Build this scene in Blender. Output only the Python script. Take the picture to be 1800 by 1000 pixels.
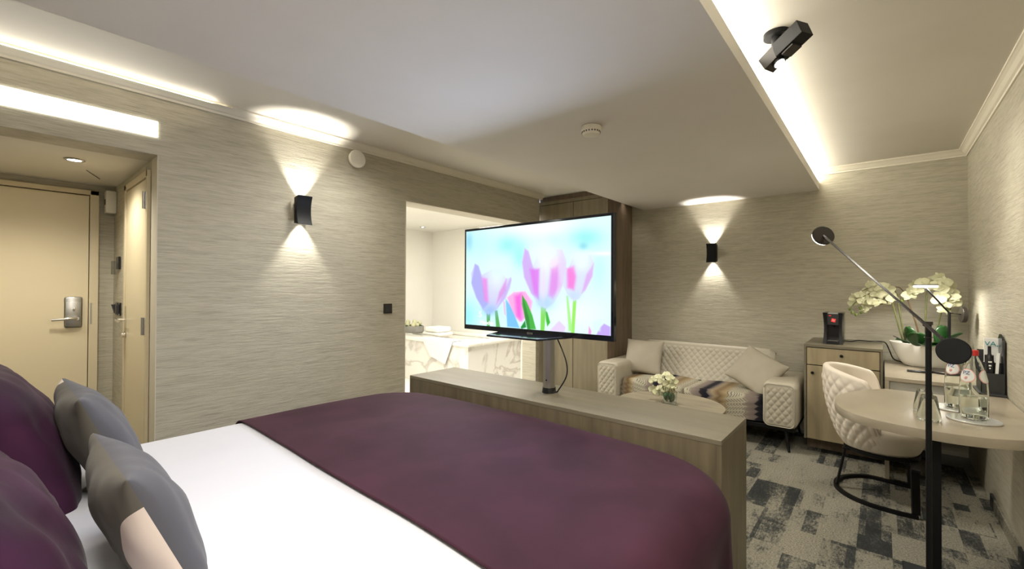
import bpy, bmesh, math, random
import numpy as np
from mathutils import Vector, Matrix, noise
random.seed(7)
PI = math.pi
for o in list(bpy.data.objects): bpy.data.objects.remove(o)
S = bpy.context.scene
COL = S.collection

# ---------------------------------------------------------------- camera
FPX, YAW, PITCH, ROLL, CH = 775.0, .6986, .0083, .0046, 1.3
_cy, _sy, _cp, _sp, _cr, _sr = math.cos(YAW), math.sin(YAW), math.cos(PITCH), math.sin(PITCH), math.cos(ROLL), math.sin(ROLL)
CF = Vector((_cy*_cp, _sy*_cp, _sp)); _r = Vector((_sy, -_cy, 0)); _u = _r.cross(CF)
CR = _r*_cr + _u*_sr; CU = -_r*_sr + _u*_cr
CO = Vector((0, 0, CH))
cam = bpy.data.cameras.new('camera'); camo = bpy.data.objects.new('camera', cam); COL.objects.link(camo)
cam.sensor_width = 36; cam.lens = FPX/1800*36; cam.clip_start = .02
camo.matrix_world = Matrix(((CR.x, CU.x, -CF.x, CO.x), (CR.y, CU.y, -CF.y, CO.y), (CR.z, CU.z, -CF.z, CO.z), (0, 0, 0, 1)))
S.camera = camo

def at(px, py, x=None, y=None, z=None):
    """point of the room seen at a photograph pixel, on a plane of the room"""
    d = CF + CR*((px-900)/FPX) - CU*((py-500)/FPX)
    t = x/d.x if x is not None else (y/d.y if y is not None else (z-CH)/d.z)
    return CO + d*t

# ---------------------------------------------------------------- world, exposure, lights
S.view_settings.view_transform = 'Standard'; S.view_settings.look = 'None'
S.view_settings.gamma = 1; S.view_settings.exposure = 1.06; S.view_settings.use_curve_mapping = False
w = bpy.data.worlds.new('world'); S.world = w; w.use_nodes = True
w.node_tree.nodes['Background'].inputs[0].default_value = (.8, .85, 1, 1)
w.node_tree.nodes['Background'].inputs[1].default_value = .3

WARM = (1, .945, .83); NEUT = (1, .965, .89)
def light(name, kind, loc, power, color=WARM, direction=(0, 0, -1), size=.1, sy=None, spot=90, blend=.5):
    l = bpy.data.lights.new(name, kind); l.energy = power; l.color = color
    o = bpy.data.objects.new(name, l); COL.objects.link(o); o.location = loc
    o.rotation_euler = Vector(direction).to_track_quat('-Z', 'Y').to_euler()
    if kind == 'AREA':
        l.shape = 'RECTANGLE'; l.size = size; l.size_y = sy or size
    elif kind == 'SPOT':
        l.spot_size = math.radians(spot); l.spot_blend = blend; l.shadow_soft_size = size
    else: l.shadow_soft_size = size
    return o
light('bedside_fill_light', 'AREA', (.25, .95, 2.18), 11, NEUT, size=.7, sy=1.2)  # unseen area light added as soft fill over the bed
light('desk_side_fill_light', 'AREA', (.35, -.05, 2.36), 16, NEUT, size=.6)  # added fill, out of view near the camera, no real fixture
light('crown_strip_glow', 'AREA', (.1, 3.025, 2.379), 1.0, (1, .93, .78), (0, -.75, .66), size=1.5, sy=.012)
light('sofa_fill_light', 'SPOT', (3.1, 1.3, 2.17), 42, WARM, size=.12, spot=150, blend=.9)  # invented spot without a fitting, brightens the sofa end
light('desk_fill_light', 'SPOT', (3.3, -.05, 2.36), 14, WARM, size=.1, spot=150, blend=.9)  # added fill for the desk corner, no downlight there
light('wall_wash_fill', 'SPOT', (3.0, .25, 2.36), 22, WARM, (.42, -.76, -1.12), size=.1, spot=50, blend=1)  # made-up spot aimed to put a bright oval on the right wall
light('left_bay_fill_light', 'SPOT', (1.6, 2.6, 2.36), 20, NEUT, size=.12, spot=160, blend=.9)  # extra fill for the left bay, no fitting in the ceiling
light('wardrobe_cove_light', 'SPOT', (4.66, 2.19, 2.385), 1.6, WARM, size=.02, spot=80, blend=.8)
light('bathroom_ceiling_light', 'AREA', (3.1, 3.62, 2.2), 30, (1, .97, .90), size=1.2, sy=.6)
light('bathroom_area_light', 'AREA', (4.2, 3.62, 2.2), 9, (1, .97, .90), size=.8, sy=.5)  # second downward area light in the bathroom, no cove modelled
light('hallway_downlight_glow', 'SPOT', (.317, 3.56, 2.0), 16, WARM, size=.05, spot=150, blend=.8)
light('hallway_second_spot', 'SPOT', (-.2, 3.7, 2.0), 12, WARM, size=.08, spot=150, blend=.8)  # second hallway spot, out of view, no fitting modelled

# ---------------------------------------------------------------- helpers
MATS = {}
def nodes(name):
    m = bpy.data.materials.new(name); m.use_nodes = True; MATS[name] = m
    nt = m.node_tree
    return m, nt, nt.nodes['Principled BSDF']
def N(nt, t, **kw):
    n = nt.nodes.new(t)
    for k, v in kw.items(): setattr(n, k, v)
    return n
def ramp(nt, stops, interp='LINEAR'):
    r = N(nt, 'ShaderNodeValToRGB'); r.color_ramp.interpolation = interp
    e = r.color_ramp.elements
    while len(e) < len(stops): e.new(.5)
    for i, (p, c) in enumerate(stops):
        e[i].position = p; e[i].color = (*c, 1) if len(c) == 3 else c
    return r
def mat(name, col, rough=.5, metal=0, nscale=None, namt=.08, bump=0, bscale=None, stretch=(1, 1, 1), sheen=0, spec=None, emit=None, estr=0, coat=0, detail=4):
    m, nt, b = nodes(name)
    b.inputs['Base Color'].default_value = (*col, 1); b.inputs['Roughness'].default_value = rough; b.inputs['Metallic'].default_value = metal
    if sheen: b.inputs['Sheen Weight'].default_value = sheen; b.inputs['Sheen Roughness'].default_value = .4
    if spec is not None: b.inputs['Specular IOR Level'].default_value = spec
    if coat: b.inputs['Coat Weight'].default_value = coat; b.inputs['Coat Roughness'].default_value = .08
    if emit: b.inputs['Emission Color'].default_value = (*emit, 1); b.inputs['Emission Strength'].default_value = estr
    tc = N(nt, 'ShaderNodeTexCoord'); mp = N(nt, 'ShaderNodeMapping'); mp.inputs['Scale'].default_value = stretch
    nt.links.new(tc.outputs['Object'], mp.inputs[0])
    if nscale:
        n = N(nt, 'ShaderNodeTexNoise'); n.inputs['Scale'].default_value = nscale; n.inputs['Detail'].default_value = detail
        nt.links.new(mp.outputs[0], n.inputs[0])
        r = ramp(nt, [(.3, tuple(c*(1-namt) for c in col)), (.7, tuple(min(1, c*(1+namt)) for c in col))])
        nt.links.new(n.outputs[0], r.inputs[0]); nt.links.new(r.outputs[0], b.inputs['Base Color'])
    if bump:
        n = N(nt, 'ShaderNodeTexNoise'); n.inputs['Scale'].default_value = bscale or nscale or 50; n.inputs['Detail'].default_value = 3
        nt.links.new(mp.outputs[0], n.inputs[0])
        bp = N(nt, 'ShaderNodeBump'); bp.inputs['Strength'].default_value = bump; bp.inputs['Distance'].default_value = .01
        nt.links.new(n.outputs[0], bp.inputs['Height']); nt.links.new(bp.outputs[0], b.inputs['Normal'])
    return m

def wallpaper():
    m, nt, b = nodes('wallpaper'); b.inputs['Roughness'].default_value = .62; b.inputs['Specular IOR Level'].default_value = .35
    tc = N(nt, 'ShaderNodeTexCoord')
    def layer(sx, sz, det):
        mp = N(nt, 'ShaderNodeMapping'); mp.inputs['Scale'].default_value = (sx, sx, sz)
        nt.links.new(tc.outputs['Object'], mp.inputs[0])
        n = N(nt, 'ShaderNodeTexNoise'); n.inputs['Scale'].default_value = 1; n.inputs['Detail'].default_value = det; n.inputs['Roughness'].default_value = .65
        nt.links.new(mp.outputs[0], n.inputs[0]); return n
    a = layer(11, 210, 4); c = layer(5, 75, 3)
    mx = N(nt, 'ShaderNodeMath', operation='ADD'); nt.links.new(a.outputs[0], mx.inputs[0]); nt.links.new(c.outputs[0], mx.inputs[1])
    hv = N(nt, 'ShaderNodeMath', operation='MULTIPLY'); hv.inputs[1].default_value = .5; nt.links.new(mx.outputs[0], hv.inputs[0])
    r = ramp(nt, [(.34, (.345, .315, .24)), (.5, (.455, .42, .325)), (.66, (.53, .495, .39))])
    nt.links.new(hv.outputs[0], r.inputs[0]); nt.links.new(r.outputs[0], b.inputs['Base Color'])
    bp = N(nt, 'ShaderNodeBump'); bp.inputs['Strength'].default_value = .55; bp.inputs['Distance'].default_value = .006
    nt.links.new(hv.outputs[0], bp.inputs['Height']); nt.links.new(bp.outputs[0], b.inputs['Normal'])
wallpaper()

def carpet():
    m, nt, b = nodes('carpet'); b.inputs['Roughness'].default_value = .95; b.inputs['Specular IOR Level'].default_value = .1
    tc = N(nt, 'ShaderNodeTexCoord')
    L = nt.links.new
    def math_(op, a, bb=None, c=None):
        n = N(nt, 'ShaderNodeMath', operation=op)
        for i, v in enumerate((a, bb, c)):
            if v is None: continue
            if isinstance(v, (int, float)): n.inputs[i].default_value = v
            else: L(v, n.inputs[i])
        return n.outputs[0]
    def cells(sx, sy, off):
        mp = N(nt, 'ShaderNodeMapping'); mp.inputs['Scale'].default_value = (sx, sy, 1); mp.inputs['Location'].default_value = (off, off*.7, 0)
        L(tc.outputs['Object'], mp.inputs[0])
        fl = N(nt, 'ShaderNodeVectorMath', operation='FLOOR'); L(mp.outputs[0], fl.inputs[0])
        wn = N(nt, 'ShaderNodeTexWhiteNoise', noise_dimensions='2D'); L(fl.outputs[0], wn.inputs[0]); return wn.outputs[0]
    def nz(sc, sx, sy, det):
        mp = N(nt, 'ShaderNodeMapping'); mp.inputs['Scale'].default_value = (sx, sy, 1); L(tc.outputs['Object'], mp.inputs[0])
        n = N(nt, 'ShaderNodeTexNoise'); n.inputs['Scale'].default_value = sc; n.inputs['Detail'].default_value = det; n.inputs['Roughness'].default_value = .7
        L(mp.outputs[0], n.inputs[0]); return n.outputs[0]
    cell = cells(3.4, 7.2, .37); cell2 = cells(4.9, 15.0, 1.3)
    big = nz(3.2, .8, 1.6, 5); speck = nz(130, 1, 1, 3); mid = nz(55, .6, 1.5, 6)
    s = math_('MULTIPLY', cell, .36)
    s = math_('MULTIPLY_ADD', cell2, .26, s)
    s = math_('MULTIPLY_ADD', big, .95, s)
    s = math_('MULTIPLY_ADD', mid, .62, s)
    s = math_('MULTIPLY_ADD', speck, .75, s)
    r = ramp(nt, [(.0, (.31, .29, .23)), (.745, (.29, .27, .215)), (.785, (.10, .10, .09)), (.86, (.04, .043, .042))])
    sc = math_('MULTIPLY', s, .5); L(sc, r.inputs[0])
    # beige pile speckle
    sr = ramp(nt, [(.32, (.42, .43, .43)), (.5, (.85, .85, .84)), (.68, (1.25, 1.24, 1.2))]); L(speck, sr.inputs[0])
    mul = N(nt, 'ShaderNodeMix', data_type='RGBA', blend_type='MULTIPLY'); mul.inputs[0].default_value = 1
    L(r.outputs[0], mul.inputs[6]); L(sr.outputs[0], mul.inputs[7]); L(mul.outputs[2], b.inputs['Base Color'])
    bp = N(nt, 'ShaderNodeBump'); bp.inputs['Strength'].default_value = .5; bp.inputs['Distance'].default_value = .004
    L(speck, bp.inputs['Height']); L(bp.outputs[0], b.inputs['Normal'])
carpet()

def zigzag():
    """knitted zigzag upholstery: coloured bands across the width, jagged along the depth"""
    m, nt, b = nodes('zigzag_fabric'); b.inputs['Roughness'].default_value = .9; b.inputs['Specular IOR Level'].default_value = .15
    L = nt.links.new
    tc = N(nt, 'ShaderNodeTexCoord'); sp = N(nt, 'ShaderNodeSeparateXYZ'); L(tc.outputs['Object'], sp.inputs[0])
    def math_(op, a, bb=None, c=None):
        n = N(nt, 'ShaderNodeMath', operation=op)
        for i, v in enumerate((a, bb, c)):
            if v is None: continue
            if isinstance(v, (int, float)): n.inputs[i].default_value = v
            else: L(v, n.inputs[i])
        return n.outputs[0]
    depth = math_('SUBTRACT', sp.outputs[0], sp.outputs[2])
    tri = math_('PINGPONG', math_('MULTIPLY', depth, 46), 1)
    zz = math_('MULTIPLY_ADD', tri, .030, sp.outputs[1])
    n = math_('FRACT', math_('MULTIPLY', math_('ADD', zz, .60), 1/.43))
    r = ramp(nt, [(0, (.012, .012, .016)), (.07, (.02, .018, .022)), (.10, (.16, .13, .115)), (.24, (.22, .18, .15)), (.30, (.41, .375, .28)),
                  (.56, (.39, .355, .265)), (.62, (.30, .23, .13)), (.74, (.16, .105, .055)), (.84, (.28, .22, .14)), (.92, (.13, .11, .11)), (.95, (.012, .012, .016))])
    L(n, r.inputs[0])
    # lace like dark dashes in the cream bands
    l1 = math_('PINGPONG', math_('MULTIPLY', zz, 90), 1); l2 = math_('PINGPONG', math_('MULTIPLY', depth, 60), 1)
    dash = math_('MULTIPLY', math_('GREATER_THAN', l1, .62), math_('GREATER_THAN', l2, .35))
    inb = math_('MULTIPLY', math_('GREATER_THAN', n, .27), math_('LESS_THAN', n, .60))
    mk = math_('MULTIPLY', math_('MULTIPLY', dash, inb), .75)
    mx = N(nt, 'ShaderNodeMix', data_type='RGBA'); L(mk, mx.inputs[0]); L(r.outputs[0], mx.inputs[6]); mx.inputs[7].default_value = (.09, .08, .075, 1)
    L(mx.outputs[2], b.inputs['Base Color'])
zigzag()

def marble():
    m, nt, b = nodes('marble'); b.inputs['Roughness'].default_value = .18
    L = nt.links.new
    tc = N(nt, 'ShaderNodeTexCoord'); n = N(nt, 'ShaderNodeTexNoise'); n.inputs['Scale'].default_value = 1.8; n.inputs['Detail'].default_value = 5; n.inputs['Distortion'].default_value = 1.2
    L(tc.outputs['Object'], n.inputs[0])
    r = ramp(nt, [(.44, (.80, .78, .72)), (.492, (.56, .52, .47)), (.505, (.60, .56, .50)), (.545, (.80, .78, .72))])
    L(n.outputs[0], r.inputs[0]); L(r.outputs[0], b.inputs['Base Color'])
marble()

def glassmat(name, col, rough=0.0, ior=1.45):
    m, nt, b = nodes(name)
    b.inputs['Base Color'].default_value = (*col, 1); b.inputs['Roughness'].default_value = rough
    b.inputs['Transmission Weight'].default_value = 1; b.inputs['IOR'].default_value = ior
glassmat('clear_glass', (.97, 1, .98)); glassmat('bottle_glass', (.975, 1, .975), .03, 1.18); glassmat('smoked_acrylic', (.6, .62, .6), .02, 1.3)

mat('ceiling_paint', (.66, .62, .54), .7, nscale=3, namt=.02)
mat('soffit_paint', (.66, .625, .57), .7, nscale=3, namt=.02)
mat('moulding', (.74, .69, .57), .45)
mat('plaster_edge', (.60, .55, .44), .6)
mat('bath_wall', (.84, .82, .76), .4, nscale=2, namt=.02)
mat('door_paint', (.68, .585, .395), .38, nscale=2, namt=.02)
mat('door_frame_paint', (.62, .53, .36), .4)
mat('walnut_side', (.16, .115, .075), .45, nscale=4, namt=.25, stretch=(6, 6, .7), bump=.1, bscale=30)
mat('oak_grey', (.155, .125, .078), .42, nscale=5, namt=.22, stretch=(5, 5, .6), bump=.1, bscale=30)
mat('oak_flat', (.17, .148, .10), .42, nscale=3.5, namt=.13, stretch=(5, .7, 5), bump=.05, bscale=30)
mat('oak_table', (.26, .225, .16), .45, nscale=4, namt=.22, stretch=(5, .7, 5))
mat('oak_gold', (.33, .27, .165), .42, nscale=3, namt=.2, stretch=(5, 5, .6))
mat('desk_laminate', (.36, .31, .23), .3, nscale=3, namt=.07, stretch=(1.5, 4, 4))
mat('wardrobe_front', (.19, .158, .095), .40, nscale=4, namt=.16, stretch=(5, 5, .5), bump=.05, bscale=30)
mat('niche_grey', (.42, .41, .36), .35)
mat('black_metal', (.004, .004, .0045), .5, spec=.25)
mat('bronze_metal', (.030, .024, .020), .38, metal=.25)
mat('arm_metal', (.012, .010, .012), .22)
mat('chrome', (.75, .73, .68), .18, metal=1)
mat('brushed_steel', (.45, .44, .42), .33, metal=1)
mat('black_plastic', (.010, .010, .012), .22)
mat('grey_plastic', (.022, .022, .023), .45)
mat('tv_plate', (.006, .007, .012), .08)
mat('white_plastic', (.74, .70, .60), .4)
mat('white_linen', (.58, .58, .63), .8, nscale=3, namt=.015, bump=.06, bscale=7)
mat('purple_velvet', (.043, .014, .025), .75, nscale=5, namt=.22, sheen=.03, spec=.12, bump=.10, bscale=6)
mat('purple_cushion', (.030, .0065, .024), .7, nscale=6, namt=.4, sheen=.07, spec=.2, bump=.25, bscale=5)
mat('leatherette', (.42, .38, .295), .5, nscale=4, namt=.04)
mat('cushion_beige', (.36, .32, .245), .6, nscale=5, namt=.05, bump=.08, bscale=9)
mat('chair_cream', (.74, .66, .55), .5, nscale=4, namt=.03)
mat('ceramic_white', (.86, .84, .76), .22)
mat('petal', (.58, .57, .36), .55, nscale=30, namt=.08)
mat('bud_green', (.20, .26, .06), .5)
mat('stem_green', (.13, .14, .045), .5, nscale=20, namt=.3)
mat('stem_stake', (.15, .09, .04), .5)
mat('leaf_green', (.020, .075, .018), .28, nscale=8, namt=.4)
mat('moss', (.03, .045, .02), .9, nscale=40, namt=.5)
mat('led', (1, 1, 1), .5, emit=(1, .95, .82), estr=4.5)
mat('led_soft', (1, 1, 1), .5, emit=(1, .93, .78), estr=2.5)
mat('led_panel', (1, 1, 1), .5, emit=(1, .97, .9), estr=3.0)
mat('lamp_led', (1, 1, 1), .5, emit=(1, .96, .88), estr=14)
mat('paper', (.80, .80, .76), .6)
mat('teal_ink', (.01, .22, .22), .6)
mat('red_cap', (.6, .03, .03), .4)
mat('pink_ink', (.80, .42, .38), .5)
mat('blue_ink', (.05, .09, .25), .5)
mat('towel', (.85, .82, .76), .95, nscale=60, namt=.04, bump=.3, bscale=120)
mat('silver_coaster', (.78, .78, .76), .25, metal=.6)
mat('towel_grey', (.28, .27, .24), .6)
mat('red_logo', (.55, .02, .02), .4, emit=(.9, .05, .04), estr=.25)
mat('dark_gap', (.02, .015, .01), .8)

def cushion_mat(name, cx, cz, rx, rz, side):
    m, nt, b = nodes(name); b.inputs['Roughness'].default_value = .85; b.inputs['Sheen Weight'].default_value = .08
    L = nt.links.new
    tc = N(nt, 'ShaderNodeTexCoord'); sp = N(nt, 'ShaderNodeSeparateXYZ'); L(tc.outputs['Object'], sp.inputs[0])
    def math_(op, a, bb):
        n = N(nt, 'ShaderNodeMath', operation=op)
        for i, v in enumerate((a, bb)):
            if isinstance(v, (int, float)): n.inputs[i].default_value = v
            else: L(v, n.inputs[i])
        return n.outputs[0]
    dx = math_('DIVIDE', math_('SUBTRACT', sp.outputs[0], cx), rx); dz = math_('DIVIDE', math_('SUBTRACT', sp.outputs[2], cz), rz)
    rr = math_('ADD', math_('MULTIPLY', dx, dx), math_('MULTIPLY', dz, dz))
    ins = math_('MULTIPLY', math_('LESS_THAN', rr, 1.0), math_('LESS_THAN', sp.outputs[1], 0.0) if side < 0 else math_('GREATER_THAN', sp.outputs[1], 0.0))
    front = math_('GREATER_THAN', sp.outputs[1], 0.0)
    m1 = N(nt, 'ShaderNodeMix', data_type='RGBA'); L(front, m1.inputs[0]); m1.inputs[6].default_value = (.085, .075, .06, 1); m1.inputs[7].default_value = (.068, .067, .082, 1)
    m2 = N(nt, 'ShaderNodeMix', data_type='RGBA'); L(ins, m2.inputs[0]); L(m1.outputs[2], m2.inputs[6]); m2.inputs[7].default_value = (.62, .52, .46, 1)
    L(m2.outputs[2], b.inputs['Base Color'])
    n = N(nt, 'ShaderNodeTexNoise'); n.inputs['Scale'].default_value = 7; L(tc.outputs['Object'], n.inputs[0])
    bp = N(nt, 'ShaderNodeBump'); bp.inputs['Strength'].default_value = .35; bp.inputs['Distance'].default_value = .02
    L(n.outputs[0], bp.inputs['Height']); L(bp.outputs[0], b.inputs['Normal'])

# -- mesh building (vertices in room coordinates; obj() makes them local to their thing)
def B(): return bmesh.new()
def box(bm, x0, x1, y0, y1, z0, z1, bev=0, seg=2):
    x0, x1 = sorted((x0, x1)); y0, y1 = sorted((y0, y1)); z0, z1 = sorted((z0, z1))
    t = bmesh.new(); bmesh.ops.create_cube(t, size=1)
    for v in t.verts: v.co = Vector(((x0+x1)/2+v.co.x*(x1-x0), (y0+y1)/2+v.co.y*(y1-y0), (z0+z1)/2+v.co.z*(z1-z0)))
    if bev: bmesh.ops.bevel(t, geom=t.edges[:], offset=bev, segments=seg, profile=.5, affect='EDGES')
    merge(bm, t); return bm
def merge(bm, t):
    me = bpy.data.meshes.new('t'); t.to_mesh(me); t.free(); bm.from_mesh(me); bpy.data.meshes.remove(me)
def obox(bm, c, ax, ay, az, sx, sy, sz, bev=0):
    """box oriented along three axes"""
    t = bmesh.new(); bmesh.ops.create_cube(t, size=1)
    for v in t.verts: v.co = Vector((v.co.x*sx, v.co.y*sy, v.co.z*sz))
    if bev: bmesh.ops.bevel(t, geom=t.edges[:], offset=bev, segments=2, profile=.5, affect='EDGES')
    for v in t.verts: v.co = Vector(c) + ax*v.co.x + ay*v.co.y + az*v.co.z
    merge(bm, t); return bm
def frame_of(d):
    d = Vector(d).normalized(); a = Vector((0, 0, 1)) if abs(d.z) < .9 else Vector((1, 0, 0))
    s = d.cross(a).normalized(); return d, s, s.cross(d).normalized()
def cyl(bm, p0, p1, r0, r1=None, seg=32, bev=0):
    r1 = r0 if r1 is None else r1; p0 = Vector(p0); p1 = Vector(p1); d, s, t = frame_of(p1-p0)
    H = (p1-p0).length
    prof = [(0, 0), (r0-bev, 0), (r0, bev), (r1, H-bev), (r1-bev, H), (0, H)] if bev else [(0, 0), (r0, 0), (r1, H), (0, H)]
    return lathe(bm, prof, p0, seg, (s, t, d))
def lathe(bm, prof, c=(0, 0, 0), seg=32, axes=None, sx=1, sy=1):
    s, t, d = axes or (Vector((1, 0, 0)), Vector((0, 1, 0)), Vector((0, 0, 1))); c = Vector(c)
    rings = []
    for r, h in prof:
        if r < 1e-6: rings.append([bm.verts.new(c+d*h)])
        else: rings.append([bm.verts.new(c+d*h+s*(r*sx*math.cos(2*PI*i/seg))+t*(r*sy*math.sin(2*PI*i/seg))) for i in range(seg)])
    for a, b in zip(rings, rings[1:]):
        for i in range(seg):
            j = (i+1) % seg
            if len(a) == 1 and len(b) == 1: continue
            if len(a) == 1: bm.faces.new((a[0], b[j], b[i])) if False else bm.faces.new((a[0], b[i], b[j]))
            elif len(b) == 1: bm.faces.new((a[i], b[0], a[j]))
            else: bm.faces.new((a[i], b[i], b[j], a[j]))
    return bm
def tube(bm, pts, r, seg=10, r1=None, smooth=True):
    pts = [Vector(p) for p in pts]
    if smooth and len(pts) > 2:
        q = []
        for i in range(len(pts)-1):
            p0 = pts[max(i-1, 0)]; p1 = pts[i]; p2 = pts[i+1]; p3 = pts[min(i+2, len(pts)-1)]
            for k in range(6):
                t = k/6; q.append(.5*((2*p1)+(p2-p0)*t+(2*p0-5*p1+4*p2-p3)*t*t+(3*p1-p0-3*p2+p3)*t**3))
        pts = q+[pts[-1]]
    rings = []; up = None
    for i, p in enumerate(pts):
        d = (pts[min(i+1, len(pts)-1)]-pts[max(i-1, 0)]).normalized()
        if up is None: _, s, t = frame_of(d)
        else:
            s = (up-d*up.dot(d)).normalized(); t = d.cross(s)
        up = s; rr = r if r1 is None else r+(r1-r)*i/(len(pts)-1)
        rings.append([bm.verts.new(p+s*rr*math.cos(2*PI*k/seg)+t*rr*math.sin(2*PI*k/seg)) for k in range(seg)])
    for a, b in zip(rings, rings[1:]):
        for k in range(seg): bm.faces.new((a[k], a[(k+1) % seg], b[(k+1) % seg], b[k]))
    bm.faces.new(rings[0][::-1]); bm.faces.new(rings[-1]); return bm
def ball(bm, c, r, sx=1, sy=1, sz=1, seg=12):
    t = bmesh.new(); bmesh.ops.create_uvsphere(t, u_segments=seg, v_segments=max(6, seg//2), radius=r)
    for v in t.verts: v.co = Vector(c)+Vector((v.co.x*sx, v.co.y*sy, v.co.z*sz))
    merge(bm, t); return bm
def prism(bm, poly, z0, z1, bev=0):
    t = bmesh.new(); f = t.faces.new([t.verts.new((x, y, z0)) for x, y in poly])
    r = bmesh.ops.extrude_face_region(t, geom=[f])
    for v in r['geom']:
        if isinstance(v, bmesh.types.BMVert): v.co.z = z1
    bmesh.ops.recalc_face_normals(t, faces=t.faces[:])
    if bev:
        bmesh.ops.bevel(t, geom=[e for e in t.edges if abs(e.verts[0].co.z-e.verts[1].co.z) < 1e-6], offset=bev, segments=2, profile=.5, affect='EDGES')
    merge(bm, t); return bm
def grid(bm, nu, nv, fn, closeu=False):
    vs = [[bm.verts.new(fn(i/(nu if closeu else nu-1), j/(nv-1))) for j in range(nv)] for i in range(nu)]
    for i in range(nu if closeu else nu-1):
        for j in range(nv-1):
            k = (i+1) % nu
            bm.faces.new((vs[i][j], vs[k][j], vs[k][j+1], vs[i][j+1]))
    return vs
def wloc(o):
    v = Vector((0, 0, 0))
    while o is not None: v += o.location; o = o.parent
    return v
def obj(name, bm, m, parent=None, smooth=None, label=None, kind=None, loc=None):
    me = bpy.data.meshes.new(name)
    off = wloc(parent) if parent is not None else Vector(loc or (0, 0, 0))
    bmesh.ops.recalc_face_normals(bm, faces=bm.faces[:])
    for v in bm.verts: v.co -= off
    bm.to_mesh(me); bm.free(); me.materials.append(MATS[m])
    if smooth is not None:
        for p in me.polygons: p.use_smooth = True
        if smooth < 180: me.set_sharp_from_angle(angle=math.radians(smooth))
    o = bpy.data.objects.new(name, me); COL.objects.link(o)
    if parent is not None: o.parent = parent
    elif loc: o.location = loc
    if label: o['label'] = label
    if kind: o['kind'] = kind
    return o
def thing(name, label, cat, loc=(0, 0, 0), group=None):
    o = bpy.data.objects.new(name, None); COL.objects.link(o); o.location = loc; o.empty_display_size = .05
    o['label'] = label; o['category'] = cat
    if group: o['group'] = group
    return o
def tag(o, label, cat, group=None):
    o['label'] = label; o['category'] = cat
    if group: o['group'] = group
    return o
def struct(name, bm, m, parent=None, smooth=None):
    return obj(name, bm, m, parent, smooth, kind=None if parent else 'structure')
def text_bm(txt, size, depth=.0006):
    cu = bpy.data.curves.new('t', 'FONT'); cu.body = txt; cu.size = size; cu.extrude = depth; cu.align_x = 'CENTER'; cu.align_y = 'CENTER'
    o = bpy.data.objects.new('t', cu); COL.objects.link(o); bpy.context.view_layer.update()
    me = bpy.data.meshes.new_from_object(o.evaluated_get(bpy.context.evaluated_depsgraph_get()))
    bm = bmesh.new(); bm.from_mesh(me); bpy.data.objects.remove(o); bpy.data.meshes.remove(me)
    return bm
def text(name, txt, size, c, right, up, m, parent, depth=.0006):
    bm = text_bm(txt, size, depth); right = Vector(right).normalized(); up = Vector(up).normalized(); n = right.cross(up)
    for v in bm.verts: v.co = Vector(c)+right*v.co.x+up*v.co.y+n*v.co.z
    return obj(name, bm, m, parent)

# ================================================================ the room
YL, YR, XF, XB = 3.08, -.51, 4.9, -.5
ZC, ZS = 2.40, 2.21
LX = .605       # hallway right side
b = B(); box(b, XB-.2, 5.2, YR-.2, 6.2, -.1, 0); struct('floor', b, 'carpet')
b = B(); box(b, XB-.2, 5.1, YR-.1, YL+.2, ZC, ZC+.15); struct('ceiling', b, 'ceiling_paint')
# dropped soffit over the middle of the room
b = B(); box(b, XB, XF, .44, 2.12, ZS, ZS+.07); box(b, XB, XF, .56, 2.12, ZS+.07, ZC); struct('ceiling_soffit', b, 'soffit_paint')
b = B(); box(b, XB, XF-.01, .452, .5595, ZS+.075, ZC-.003)
tag(obj('cove_light', b, 'led'), 'long glowing strip light along the soffit edge above the desk side', 'light')
# left wall with hallway opening and bathroom opening
b = B()
box(b, LX, 2.27, YL, YL+.12, 0, ZC); box(b, XB, LX, YL, YL+.2, 2.03, ZC); box(b, 2.27, 4.16, YL, YL+.2, 2.035, ZC); box(b, 4.10, 4.16, YL, YL+.2, 0, 2.035)
struct('wall_left', b, 'wallpaper')
b = B(); box(b, LX, LX+.12, YL+.001, 4.38, 0, 2.03); struct('wall_hallway', b, 'wallpaper')
b = B(); box(b, XB-.1, LX+.12, 4.38, 4.48, 0, 2.1); struct('wall_entrance', b, 'wallpaper')
b = B(); box(b, XB-.1, LX+.1, YL+.2, 4.38, 2.03, 2.1); struct('ceiling_hallway', b, 'ceiling_paint')
b = B(); box(b, XF, XF+.12, YR-.1, YL+.25, 0, ZC); struct('wall_far', b, 'wallpaper')
b = B(); box(b, XB-.1, XF, YR-.1, YR, 0, ZC); struct('wall_right', b, 'wallpaper')
b = B(); box(b, XB-.1, XB, YR, 4.4, 0, ZC); struct('wall_rear', b, 'wallpaper')
# bathroom shell
b = B(); box(b, 2.1, 5.1, 5.9, 6.0, 0, 2.3); struct('wall_bathroom_back', b, 'bath_wall')
b = B(); box(b, 4.9, 5.0, YL+.25, 5.9, 0, 2.3); struct('wall_bathroom_right', b, 'bath_wall')
b = B(); box(b, 2.0, 2.1, YL+.12, 6.0, 0, 2.3); struct('wall_bathroom_left', b, 'bath_wall')
b = B(); box(b, 2.1, 4.9, YL+.2, 5.9, 2.25, 2.3); struct('ceiling_bathroom', b, 'bath_wall')
b = B(); box(b, 2.1, 4.9, YL, 5.9, .001, .006); struct('floor_bathroom', b, 'bath_wall')
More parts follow.
